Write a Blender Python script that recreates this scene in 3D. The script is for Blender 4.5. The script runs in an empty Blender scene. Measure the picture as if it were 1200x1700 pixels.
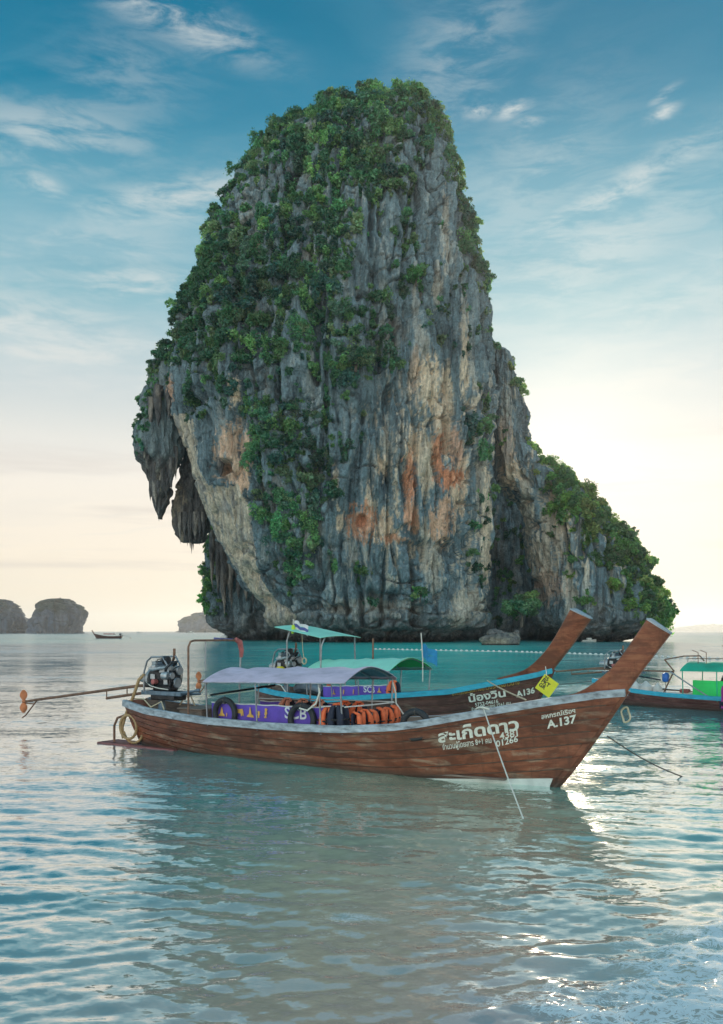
import bpy, bmesh, math, random
import numpy as np
from mathutils import Vector, Matrix

SC = bpy.context.scene
COL = SC.collection
PI = math.pi
random.seed(11)
RNG = np.random.default_rng(7)

# ------------------------------------------------------------------ camera
CAM_H = 2.4            # eye height above the water
F = 1417.0             # focal length in photo pixels (30 mm on a 36 mm tall frame)
cam_data = bpy.data.cameras.new('camera')
cam_data.lens = 30.0
cam_data.sensor_width = 36.0
cam_data.sensor_fit = 'AUTO'
cam_data.shift_y = 198.0 / 1700.0
cam_data.clip_start = 0.1
cam_data.clip_end = 60000.0
cam = bpy.data.objects.new('camera', cam_data)
cam.location = (0, 0, CAM_H)
cam.rotation_euler = (PI / 2, 0, 0)
COL.objects.link(cam)
SC.camera = cam

SC.view_settings.view_transform = 'Standard'
SC.view_settings.look = 'None'
SC.view_settings.exposure = 0.57
SC.view_settings.gamma = 1.0
SC.view_settings.use_curve_mapping = False
SC.render.engine = 'CYCLES'
SC.cycles.use_denoising = True
SC.cycles.max_bounces = 6
SC.cycles.diffuse_bounces = 3
SC.cycles.glossy_bounces = 3
SC.cycles.transparent_max_bounces = 8
SC.cycles.volume_bounces = 0
SC.cycles.sample_clamp_indirect = 4.0
SC.cycles.sample_clamp_direct = 12.0

# ------------------------------------------------------------------ node helpers
class NT:
    """small helper to write node trees"""
    def __init__(self, tree):
        self.t = tree; self.n = tree.nodes; self.l = tree.links
    def add(self, typ, **kw):
        nd = self.n.new(typ)
        for k, v in kw.items():
            setattr(nd, k, v)
        return nd
    def link(self, a, b):
        self.l.new(a, b)
    def put(self, sock, v):
        if hasattr(v, 'is_output') or isinstance(v, bpy.types.NodeSocket):
            self.l.new(v, sock)
        else:
            sock.default_value = v
    def math(self, op, a, b=0.0, c=None, clamp=False):
        nd = self.add('ShaderNodeMath', operation=op, use_clamp=clamp)
        self.put(nd.inputs[0], a); self.put(nd.inputs[1], b)
        if c is not None: self.put(nd.inputs[2], c)
        return nd.outputs[0]
    def vmath(self, op, a, b=(0, 0, 0), scale=None):
        nd = self.add('ShaderNodeVectorMath', operation=op)
        self.put(nd.inputs[0], a); self.put(nd.inputs[1], b)
        if scale is not None: self.put(nd.inputs['Scale'], scale)
        return nd.outputs['Value'] if op in ('DOT_PRODUCT', 'LENGTH') else nd.outputs[0]
    def mix(self, f, a, b, blend='MIX'):
        nd = self.add('ShaderNodeMix', data_type='RGBA', blend_type=blend)
        self.put(nd.inputs[0], f); self.put(nd.inputs[6], a); self.put(nd.inputs[7], b)
        return nd.outputs[2]
    def ramp(self, f, stops, interp='LINEAR'):
        nd = self.add('ShaderNodeValToRGB')
        nd.color_ramp.interpolation = interp
        el = nd.color_ramp.elements
        while len(el) < len(stops): el.new(0.5)
        for e, (p, c) in zip(el, stops):
            e.position = p
            e.color = (c, c, c, 1) if isinstance(c, (int, float)) else (*c, 1)[:4]
        self.put(nd.inputs[0], f)
        return nd.outputs[0]
    def noise(self, vec, scale, detail=4, rough=0.55, dist=0.0, col=False):
        nd = self.add('ShaderNodeTexNoise')
        if vec is not None: self.link(vec, nd.inputs['Vector'])
        nd.inputs['Scale'].default_value = scale
        nd.inputs['Detail'].default_value = detail
        nd.inputs['Roughness'].default_value = rough
        nd.inputs['Distortion'].default_value = dist
        return nd.outputs['Color'] if col else nd.outputs['Fac']
    def mapping(self, vec, loc=(0, 0, 0), rot=(0, 0, 0), scale=(1, 1, 1)):
        nd = self.add('ShaderNodeMapping')
        self.link(vec, nd.inputs['Vector'])
        nd.inputs['Location'].default_value = loc
        nd.inputs['Rotation'].default_value = rot
        nd.inputs['Scale'].default_value = scale
        return nd.outputs[0]

# ------------------------------------------------------------------ sun and sky
SUN_AZ = math.atan((935 - 600) / F)          # to the right of straight ahead
SUN_EL = math.radians(12.0)
SUN_DIR = Vector((math.sin(SUN_AZ) * math.cos(SUN_EL), math.cos(SUN_AZ) * math.cos(SUN_EL), math.sin(SUN_EL)))

world = bpy.data.worlds.new('World')
SC.world = world
world.use_nodes = True
wt = NT(world.node_tree)
wt.n.clear()
w_out = wt.add('ShaderNodeOutputWorld')
w_bg = wt.add('ShaderNodeBackground')
wt.link(w_bg.outputs[0], w_out.inputs[0])
tc = wt.add('ShaderNodeTexCoord')
dvec = tc.outputs['Generated']
sep = wt.add('ShaderNodeSeparateXYZ'); wt.link(dvec, sep.inputs[0])
dx, dy, dz = sep.outputs
sky = wt.add('ShaderNodeTexSky', sky_type='NISHITA')
sky.sun_disc = False
sky.sun_elevation = SUN_EL
sky.sun_rotation = SUN_AZ
sky.air_density = 1.0
sky.dust_density = 2.0
sky.ozone_density = 3.0
nish = wt.vmath('SCALE', sky.outputs[0], scale=0.075)
# clear-air colour by elevation: warm pale haze low down, deep teal above
clear = wt.ramp(dz, [(0.0, (.82, .70, .52)), (0.09, (.88, .78, .64)), (0.18, (.84, .79, .71)),
                     (0.27, (.52, .60, .62)), (0.35, (.25, .46, .53)), (0.43, (.055, .30, .42)),
                     (0.52, (.000, .185, .315)), (0.62, (.000, .145, .265)), (1.0, (.002, .14, .26))])
base = wt.mix(0.025, clear, nish)
# cirrus: direction projected on a high sheet
den = wt.math('ADD', dz, 0.10)
cu = wt.math('DIVIDE', dx, den); cv = wt.math('DIVIDE', dy, den)
comb = wt.add('ShaderNodeCombineXYZ'); wt.link(cu, comb.inputs[0]); wt.link(cv, comb.inputs[1])
cp = comb.outputs[0]
warp = wt.noise(cp, 0.7, 3, 0.5, col=True)
cpw = wt.vmath('ADD', cp, wt.vmath('SCALE', warp, scale=0.9))
m1 = wt.mapping(cpw, (3.1, 0.4, 0), (0, 0, math.radians(28)), (0.42, 1.25, 1))
c1 = wt.noise(m1, 1.25, 7, 0.56, 0.35)
veil = wt.ramp(c1, [(0.47, 0.0), (0.60, 0.55), (0.74, 0.95)], 'EASE')
m2 = wt.mapping(cpw, (7.3, 2.0, 0), (0, 0, math.radians(-18)), (0.5, 2.6, 1))
c2 = wt.noise(m2, 2.4, 8, 0.6, 0.5)
wisp = wt.ramp(c2, [(0.54, 0.0), (0.70, 0.9)], 'EASE')
lowfade = wt.ramp(dz, [(0.0, 0.2), (0.08, 0.55), (0.33, 0.72), (0.48, 0.26), (0.58, 0.08), (0.75, 0.2), (1.0, 0.55)])
cl = wt.math('MULTIPLY', wt.math('MAXIMUM', veil, wt.math('MULTIPLY', wisp, 0.7)), lowfade)
cloudcol = wt.ramp(dz, [(0.0, (.84, .75, .60)), (0.18, (.72, .70, .66)), (0.35, (.50, .61, .64)), (0.6, (.20, .48, .58)), (1.0, (.60, .64, .66))])
sunh = Vector((SUN_DIR.x, SUN_DIR.y, 0)).normalized()
fill_back = wt.math('MULTIPLY', wt.math('SUBTRACT', 0.25, wt.vmath('DOT_PRODUCT', dvec, tuple(sunh))), 0.9, clamp=True)     # 0 towards the sun, 1 away from it, where brighter unseen cloud is added as fill
cloudfill = wt.vmath('SCALE', cloudcol, scale=wt.math('ADD', 1.0, wt.math('MULTIPLY', fill_back, 2.2)))
cl = wt.math('ADD', cl, wt.math('MULTIPLY', fill_back, wt.math('MULTIPLY', wt.math('SUBTRACT', 1.0, cl), 0.55)), clamp=True)
skyc = wt.mix(cl, base, cloudfill)
# single brighter cirrus wisps: (centre direction, along-axis angle in the sky, half length, half height, strength)
def px_dir(px, py):
    return Vector(((px - 600) / F, 1.0, (1048 - py) / F)).normalized()
tex_w = wt.noise(wt.mapping(dvec, (0, 0, 0), (0, math.radians(20), 0), (6, 6, 24)), 2.4, 8, 0.62, 0.35)
wtex = wt.ramp(tex_w, [(0.36, 0.0), (0.66, 1.0)], 'EASE')
wisps = [(290, 25, 14, .075, .018, 1.0), (70, 222, -4, .11, .030, .55), (215, 470, -4, .07, .018, .75), (60, 305, 8, .025, .010, .9),
         (795, 182, -6, .016, .007, 1.0), (850, 182, -10, .018, .007, .9), (880, 202, 0, .014, .005, .9), (1100, 188, -18, .014, .006, 1.0), (1104, 156, -25, .012, .004, .9),
         (1020, 320, -22, .13, .016, .7), (760, 95, -48, .09, .045, .35), (300, 330, -14, .10, .022, .75), (60, 560, 4, .14, .04, .8), (1040, 640, -8, .16, .03, .5),
         (190, 150, -38, .09, .05, .25), (960, 430, -24, .18, .05, .42), (140, 420, -16, .10, .035, .45), (1080, 520, -12, .14, .04, .42), (880, 300, -40, .10, .06, .3)]
acc = None
for (px, py, ang, hl, hh, st) in wisps:
    c = px_dir(px, py)
    right = Vector((c.y, -c.x, 0)).normalized(); up = right.cross(c)
    a = math.radians(-ang)
    ax = right * math.cos(a) + up * math.sin(a); ay = -right * math.sin(a) + up * math.cos(a)
    d0 = wt.vmath('SUBTRACT', dvec, tuple(c))
    e1 = wt.vmath('DOT_PRODUCT', d0, tuple(ax / hl)); e2 = wt.vmath('DOT_PRODUCT', d0, tuple(ay / hh))
    e3 = wt.vmath('DOT_PRODUCT', d0, tuple(c / 0.2))
    r2 = wt.math('ADD', wt.math('ADD', wt.math('MULTIPLY', e1, e1), wt.math('MULTIPLY', e2, e2)), wt.math('MULTIPLY', e3, e3))
    g = wt.math('MULTIPLY', wt.math('POWER', 2.718, wt.math('MULTIPLY', r2, -1.0)), st)
    acc = g if acc is None else wt.math('MAXIMUM', acc, g)
wm = wt.math('MULTIPLY', acc, wtex, clamp=True)
skyc = wt.mix(wt.math('MULTIPLY', wm, 0.85), skyc, (.72, .72, .68, 1))
# low grey bars of cloud near the horizon
bars = wt.noise(wt.mapping(dvec, (2.2, 0, 0.31), (0, 0, 0), (2.2, 2.2, 34)), 1.0, 5, 0.55)
barm = wt.math('MULTIPLY', wt.ramp(bars, [(0.52, 0.0), (0.70, 0.55)], 'EASE'), wt.ramp(dz, [(0.0, 0.0), (0.03, 0.7), (0.14, 0.8), (0.26, 0.0)]))
skyc = wt.mix(barm, skyc, (.52, .47, .44, 1))
# glow of the veiled sun
sd = wt.math('MAXIMUM', wt.vmath('DOT_PRODUCT', dvec, tuple(SUN_DIR)), 0.0)
g1 = wt.math('MULTIPLY', wt.math('POWER', sd, 300.0), 0.12)
g2 = wt.math('MULTIPLY', wt.math('POWER', sd, 40.0), 0.17)
glow = wt.vmath('SCALE', (1.0, .82, .54), scale=wt.math('ADD', g1, g2))
skyc = wt.vmath('ADD', skyc, glow)
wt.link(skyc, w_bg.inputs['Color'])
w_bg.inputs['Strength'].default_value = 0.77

sun_data = bpy.data.lights.new('sun', 'SUN')
sun_data.energy = 3.2
sun_data.angle = math.radians(2.0)
sun_data.color = (1.0, .84, .62)
sun = bpy.data.objects.new('sun', sun_data)
sun.rotation_euler = (-SUN_DIR).to_track_quat('-Z', 'Y').to_euler()
sun.location = SUN_DIR * 300
COL.objects.link(sun)

# ------------------------------------------------------------------ object helpers
def tag(o, label=None, category=None, group=None, kind=None):
    if label: o['label'] = label
    if category: o['category'] = category
    if group: o['group'] = group
    if kind: o['kind'] = kind
    return o

def empty(name, loc=(0, 0, 0), rz=0.0, **kw):
    o = bpy.data.objects.new(name, None)
    o.location = loc; o.rotation_euler = (0, 0, rz); o.empty_display_size = 0.3
    COL.objects.link(o)
    return tag(o, **kw)

def np_mesh(name, verts, faces, mat=None, parent=None, smooth=True, colors=None, **kw):
    """verts (n,3); faces: list of int arrays, each (m,3) or (m,4)"""
    verts = np.asarray(verts, dtype=np.float32)
    if not isinstance(faces, (list, tuple)): faces = [faces]
    me = bpy.data.meshes.new(name)
    nl = sum(f.size for f in faces); nf = sum(len(f) for f in faces)
    me.vertices.add(len(verts)); me.vertices.foreach_set('co', verts.ravel())
    me.loops.add(nl); me.polygons.add(nf)
    me.loops.foreach_set('vertex_index', np.concatenate([f.ravel() for f in faces]).astype(np.int32))
    tot = np.concatenate([np.full(len(f), f.shape[1]) for f in faces])
    me.polygons.foreach_set('loop_start', np.concatenate([[0], np.cumsum(tot)[:-1]]).astype(np.int32))
    me.update(calc_edges=True)
    if smooth: me.polygons.foreach_set('use_smooth', np.ones(nf, dtype=bool))
    for nm, arr in (colors or {}).items():
        at = me.color_attributes.new(nm, 'FLOAT_COLOR', 'POINT')
        a4 = np.ones((len(verts), 4), dtype=np.float32); a4[:, :arr.shape[1]] = arr
        at.data.foreach_set('color', a4.ravel())
    me.validate()
    if mat: me.materials.append(mat)
    o = bpy.data.objects.new(name, me)
    COL.objects.link(o)
    if parent: o.parent = parent
    return tag(o, **kw)

class MB:
    """collects simple shapes into one mesh"""
    def __init__(self): self.v = []; self.f = []
    def _add(self, vs, fs):
        b = len(self.v); self.v += [tuple(p) for p in vs]; self.f += [tuple(i + b for i in f) for f in fs]
        return self
    def box(self, c, s, rot=None, taper=1.0):
        hx, hy, hz = s[0] / 2, s[1] / 2, s[2] / 2
        vs = [Vector((x * (taper if z > 0 else 1), y * (taper if z > 0 else 1), z)) for z in (-hz, hz) for x, y in ((-hx, -hy), (hx, -hy), (hx, hy), (-hx, hy))]
        if rot is not None: vs = [rot @ p for p in vs]
        vs = [p + Vector(c) for p in vs]
        return self._add(vs, [(3, 2, 1, 0), (4, 5, 6, 7), (0, 1, 5, 4), (1, 2, 6, 5), (2, 3, 7, 6), (3, 0, 4, 7)])
    def bbox(self, c, s, b=0.02, rot=None):
        """box with chamfered edges"""
        hx, hy, hz = s[0] / 2, s[1] / 2, s[2] / 2
        bm = bmesh.new()
        bmesh.ops.create_cube(bm, size=1.0)
        bmesh.ops.scale(bm, vec=s, verts=bm.verts)
        bmesh.ops.bevel(bm, geom=bm.edges[:], offset=min(b, hx * .8, hy * .8, hz * .8), segments=2, affect='EDGES', profile=0.5)
        bm.verts.index_update()
        vs = [(rot @ v.co if rot is not None else v.co) + Vector(c) for v in bm.verts]
        fs = [tuple(v.index for v in f.verts) for f in bm.faces]
        bm.free()
        return self._add(vs, fs)
    def tube(self, pts, r, n=8, closed=False, cap=True):
        pts = [Vector(p) for p in pts]
        m = len(pts)
        rs = r if isinstance(r, (list, tuple)) else [r] * m
        vs = []; fs = []
        prev = None
        for i, p in enumerate(pts):
            a = pts[(i - 1) % m] if (closed or i > 0) else p
            b = pts[(i + 1) % m] if (closed or i < m - 1) else p
            t = (b - a)
            t = t.normalized() if t.length > 1e-9 else Vector((0, 0, 1))
            if prev is None:
                u = Vector((0, 0, 1)) if abs(t.z) < 0.9 else Vector((1, 0, 0))
                u = (u - t * u.dot(t)).normalized()
            else:
                u = (prev - t * prev.dot(t)).normalized()
            prev = u
            w = t.cross(u)
            for k in range(n):
                an = 2 * PI * k / n
                vs.append(p + (u * math.cos(an) + w * math.sin(an)) * rs[i])
        rng = m if closed else m - 1
        for i in range(rng):
            for k in range(n):
                a = i * n + k; b = i * n + (k + 1) % n
                c = ((i + 1) % m) * n + (k + 1) % n; d = ((i + 1) % m) * n + k
                fs.append((a, b, c, d))
        if cap and not closed:
            fs.append(tuple(range(n - 1, -1, -1))); fs.append(tuple((m - 1) * n + k for k in range(n)))
        return self._add(vs, fs)
    def lathe(self, c, axis, prof, n=16):
        """prof: list of (distance along axis, radius)"""
        ax = Vector(axis).normalized()
        u = Vector((0, 0, 1)) if abs(ax.z) < 0.9 else Vector((1, 0, 0))
        u = (u - ax * u.dot(ax)).normalized(); w = ax.cross(u)
        vs = []; fs = []
        for (d, r) in prof:
            for k in range(n):
                an = 2 * PI * k / n
                vs.append(Vector(c) + ax * d + (u * math.cos(an) + w * math.sin(an)) * r)
        m = len(prof)
        for i in range(m - 1):
            for k in range(n):
                fs.append((i * n + k, i * n + (k + 1) % n, (i + 1) * n + (k + 1) % n, (i + 1) * n + k))
        fs.append(tuple(range(n - 1, -1, -1))); fs.append(tuple((m - 1) * n + k for k in range(n)))
        return self._add(vs, fs)
    def grid(self, rows):
        """rows: list of equal-length lists of points"""
        m, n = len(rows), len(rows[0])
        vs = [p for r in rows for p in r]
        fs = [(i * n + j, i * n + j + 1, (i + 1) * n + j + 1, (i + 1) * n + j) for i in range(m - 1) for j in range(n - 1)]
        return self._add(vs, fs)
    def sheet(self, rows, th, nrm=(0, 0, 1)):
        """a grid with thickness th along -nrm"""
        m, n = len(rows), len(rows[0])
        d = Vector(nrm) * th
        top = [Vector(p) for r in rows for p in r]
        vs = top + [p - d for p in top]
        N = m * n
        fs = []
        for i in range(m - 1):
            for j in range(n - 1):
                a, b, c, e = i * n + j, i * n + j + 1, (i + 1) * n + j + 1, (i + 1) * n + j
                fs.append((a, b, c, e)); fs.append((e + N, c + N, b + N, a + N))
        rim = [j for j in range(n)] + [i * n + n - 1 for i in range(1, m)] + [(m - 1) * n + j for j in range(n - 2, -1, -1)] + [i * n for i in range(m - 2, 0, -1)]
        for k in range(len(rim)):
            a, b = rim[k], rim[(k + 1) % len(rim)]
            fs.append((b, a, a + N, b + N))
        return self._add(vs, fs)
    def build(self, name, mat, parent=None, smooth=False, angle=35, **kw):
        me = bpy.data.meshes.new(name)
        me.from_pydata(self.v, [], self.f)
        me.validate()
        bm = bmesh.new(); bm.from_mesh(me)
        bmesh.ops.recalc_face_normals(bm, faces=bm.faces[:])
        if smooth:
            lim = math.radians(angle)
            for e in bm.edges:
                e.smooth = not (len(e.link_faces) == 2 and e.calc_face_angle(0) > lim)
            for f in bm.faces: f.smooth = True
        bm.to_mesh(me); bm.free()
        if mat: me.materials.append(mat)
        o = bpy.data.objects.new(name, me)
        COL.objects.link(o)
        if parent: o.parent = parent
        return tag(o, **kw)

# ------------------------------------------------------------------ numpy noise
_perm = np.random.default_rng(3).permutation(256).astype(np.int64)
_perm = np.concatenate([_perm, _perm, _perm])
_grad = np.random.default_rng(5).normal(size=(256, 3)); _grad /= np.linalg.norm(_grad, axis=1)[:, None]
def perlin(p):
    """gradient noise, about -1..1; p (n,3)"""
    pi = np.floor(p).astype(np.int64); pf = p - pi
    u = pf * pf * pf * (pf * (pf * 6 - 15) + 10)
    pi &= 255
    out = np.zeros(len(p))
    for i in (0, 1):
        for j in (0, 1):
            for k in (0, 1):
                h = _perm[_perm[_perm[(pi[:, 0] + i) & 255] + ((pi[:, 1] + j) & 255)] + ((pi[:, 2] + k) & 255)]
                g = _grad[h]
                d = g[:, 0] * (pf[:, 0] - i) + g[:, 1] * (pf[:, 1] - j) + g[:, 2] * (pf[:, 2] - k)
                w = (u[:, 0] if i else 1 - u[:, 0]) * (u[:, 1] if j else 1 - u[:, 1]) * (u[:, 2] if k else 1 - u[:, 2])
                out += d * w
    return out * 1.7
def fbm(p, octv=4, gain=0.5):
    s = np.zeros(len(p)); a = 1.0; t = 0.0
    for o in range(octv):
        s += a * perlin(p * (2.03 ** o) + 17.3 * o); t += a; a *= gain
    return s / t
def ridged(p, octv=3, gain=0.5):
    s = np.zeros(len(p)); a = 1.0; t = 0.0
    for o in range(octv):
        s += a * (1 - 2 * np.abs(perlin(p * (2.1 ** o) + 9.1 * o))); t += a; a *= gain
    return s / t
def sstep(a, b, x):
    t = np.clip((x - a) / (b - a), 0, 1); return t * t * (3 - 2 * t)
def lerp(a, b, t):
    t = np.asarray(t)
    if np.ndim(a) > 1 or np.ndim(b) > 0: t = t[..., None]
    return a * (1 - t) + np.asarray(b) * t

# ------------------------------------------------------------------ simple materials
def principled(name, color, rough=0.6, metal=0.0, spec=0.5, var=0.0, scale=6.0, stretch=(1, 1, 1), bump=0.0, coord='Object', dark=None):
    """one colour with a little unevenness of its own (dirt, fading)"""
    m = bpy.data.materials.new(name); m.use_nodes = True
    t = NT(m.node_tree)
    b = t.n['Principled BSDF']
    b.inputs['Roughness'].default_value = rough
    b.inputs['Metallic'].default_value = metal
    b.inputs['Specular IOR Level'].default_value = spec
    b.inputs['Base Color'].default_value = (*color, 1)
    if var > 0 or bump > 0:
        co = t.add('ShaderNodeTexCoord').outputs[coord]
        nz = t.noise(t.mapping(co, (1.7, 0.3, 0.9), (0, 0, 0), stretch), scale, 5, 0.6)
        if var > 0:
            lo = dark or tuple(c * (1 - var) for c in color)
            hi = tuple(min(1, c * (1 + var * .8)) for c in color)
            t.link(t.ramp(nz, [(0.3, lo), (0.5, color), (0.72, hi)]), b.inputs['Base Color'])
        if bump > 0:
            bn = t.add('ShaderNodeBump'); bn.inputs['Strength'].default_value = bump; bn.inputs['Distance'].default_value = 0.02
            t.link(nz, bn.inputs['Height']); t.link(bn.outputs[0], b.inputs['Normal'])
    return m

# ------------------------------------------------------------------ water
def water_material():
    m = bpy.data.materials.new('sea_water'); m.use_nodes = True
    t = NT(m.node_tree); t.n.clear()
    out = t.add('ShaderNodeOutputMaterial')
    geo = t.add('ShaderNodeNewGeometry')
    pos = geo.outputs['Position']
    sp = t.add('ShaderNodeSeparateXYZ'); t.link(pos, sp.inputs[0])
    # water body: sandy and turbid at the beach, clear turquoise over the bay, blue further out
    nz = t.noise(t.mapping(pos, scale=(1, 0.7, 1)), 0.11, 4, 0.6)
    yw = t.math('ADD', sp.outputs[1], t.math('MULTIPLY', t.math('SUBTRACT', nz, 0.5), 9.0))
    yw = t.math('SUBTRACT', yw, t.math('MULTIPLY', t.math('ABSOLUTE', t.math('ADD', sp.outputs[0], -0.8)), -1.5))
    d1 = t.math('DIVIDE', yw, 26.0, clamp=True)
    body = t.ramp(d1, [(0.17, (.56, .42, .37)), (0.28, (.66, .53, .41)), (0.40, (.68, .61, .44)), (0.54, (.48, .62, .44)), (0.68, (.070, .62, .53)), (0.9, (.010, .66, .57))])
    far = t.ramp(t.math('DIVIDE', sp.outputs[1], 900.0, clamp=True), [(0.0, 0.0), (0.14, 0.0), (0.24, 0.75), (1.0, 1.0)])
    body = t.mix(far, body, (.02, .13, .15, 1))
    # bluer body colour left of the boats, greyer blue to the right
    xw = t.math('ADD', sp.outputs[0], t.math('MULTIPLY', t.math('SUBTRACT', nz, 0.5), 4.0))
    xw = t.math('DIVIDE', xw, t.math('ADD', 1.0, t.math('MULTIPLY', t.math('MAXIMUM', t.math('SUBTRACT', sp.outputs[1], 12.0), 0.0), 0.045)))     # the side zones start further out with distance
    lf = t.ramp(t.math('DIVIDE', t.math('SUBTRACT', -0.6, xw), 6.0, clamp=True), [(0.0, 0.0), (0.55, .85), (1.0, 1.0)])
    rt = t.ramp(t.math('DIVIDE', t.math('SUBTRACT', xw, 2.6), 5.0, clamp=True), [(0.0, 0.0), (0.6, .7), (1.0, .9)])
    nearm = t.ramp(t.math('DIVIDE', sp.outputs[1], 220.0, clamp=True), [(0.0, 1.0), (0.7, 1.0), (1.0, 0.3)])
    body = t.mix(t.math('MULTIPLY', lf, nearm), body, (.085, .225, .275, 1))
    body = t.mix(t.math('MULTIPLY', rt, nearm), body, (.17, .24, .27, 1))
    at = t.add('ShaderNodeVertexColor', layer_name='foam')
    fsep = t.add('ShaderNodeSeparateColor'); t.link(at.outputs[0], fsep.inputs[0])
    # ripples: small slopes added to the surface normal
    slick = t.ramp(t.noise(t.mapping(pos, (4, 9, 0), (0, 0, 0.3), (0.5, 1.6, 1)), 0.09, 3, 0.5), [(0.35, 0.55), (0.62, 1.15)])
    def slope(scale, str_, loc, det):
        c = t.noise(t.mapping(pos, loc, (0, 0, 0.25), (0.62, 1.35, 1)), scale, det, 0.6, 0.2, col=True)
        v = t.vmath('SUBTRACT', c, (0.5, 0.5, 0.5))
        return t.vmath('MULTIPLY', v, (str_ * .8, str_, 0.0))
    dfar = t.ramp(t.math('DIVIDE', sp.outputs[1], 120.0, clamp=True), [(0.0, 0.50), (0.08, .55), (0.2, 0.75), (0.5, 1.0)])
    s = t.vmath('ADD', t.vmath('ADD', slope(8.5, .75, (0, 0, 0), 4), slope(22.0, .42, (3, 0, 6), 3)), slope(1.4, .5, (5, 2, 1), 4))
    s = t.vmath('ADD', s, t.vmath('SCALE', t.vmath('ADD', slope(0.22, .62, (8, 1, 4), 4), slope(0.045, .55, (2, 7, 4), 4)), scale=dfar))
    s = t.vmath('SCALE', s, scale=t.math('MULTIPLY', slick, dfar))
    nrm = t.vmath('NORMALIZE', t.vmath('ADD', geo.outputs['Normal'], s))
    # foam
    fc = t.noise(t.mapping(pos, (0, 0, 0), (0, 0, 0.45), (1.0, 1.8, 1)), 8.0, 7, 0.68, 1.4)
    lace = t.math('SUBTRACT', 1.0, t.math('MULTIPLY', t.math('ABSOLUTE', t.math('SUBTRACT', fc, 0.5)), 7.0), clamp=True)
    big = t.noise(t.mapping(pos, (3, 1, 0), (0, 0, 0.3), (.8, 1.9, 1)), 1.9, 6, 0.66, .8)
    fn = t.math('ADD', t.math('MULTIPLY', lace, .52), t.math('MULTIPLY', big, .60))
    ft = t.math('SUBTRACT', 1.12, t.math('MULTIPLY', fsep.outputs[0], 0.54))
    foam = t.math('MULTIPLY', t.math('SUBTRACT', fn, t.math('MULTIPLY', ft, 0.82)), 7.0, clamp=True)
    foam = t.math('MULTIPLY', foam, t.math('MULTIPLY', fsep.outputs[0], 2.5, clamp=True))
    dif = t.add('ShaderNodeBsdfDiffuse'); t.link(t.mix(foam, body, (.92, .89, .87, 1)), dif.inputs['Color'])
    upv = t.add('ShaderNodeCombineXYZ'); upv.inputs[2].default_value = 1.0
    t.link(upv.outputs[0], dif.inputs['Normal'])
    gl = t.add('ShaderNodeBsdfGlossy')
    gl.inputs['Color'].default_value = (1, 1, 1, 1)
    t.link(t.ramp(t.math('DIVIDE', sp.outputs[1], 400.0, clamp=True), [(0.0, 0.045), (0.1, 0.09), (1.0, 0.20)]), gl.inputs['Roughness'])
    t.link(nrm, gl.inputs['Normal'])
    lw = t.add('ShaderNodeLayerWeight'); lw.inputs['Blend'].default_value = 0.5
    t.link(nrm, lw.inputs['Normal'])
    # beyond a few boat lengths the unresolved ripples turn more of the surface towards the eye, so less of it mirrors
    cap = t.ramp(t.math('DIVIDE', sp.outputs[1], 100.0, clamp=True), [(0.0, .86), (0.15, .82), (0.6, .54), (1.0, .50)])
    refl = t.math('ADD', 0.03, t.math('MULTIPLY', t.math('POWER', lw.outputs['Facing'], 1.5), cap), clamp=True)
    mx = t.add('ShaderNodeMixShader')
    t.link(t.math('MULTIPLY', refl, t.math('SUBTRACT', 1.0, t.math('MULTIPLY', foam, 0.85))), mx.inputs[0])
    t.link(dif.outputs[0], mx.inputs[1]); t.link(gl.outputs[0], mx.inputs[2])
    t.link(mx.outputs[0], out.inputs[0])
    return m

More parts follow.
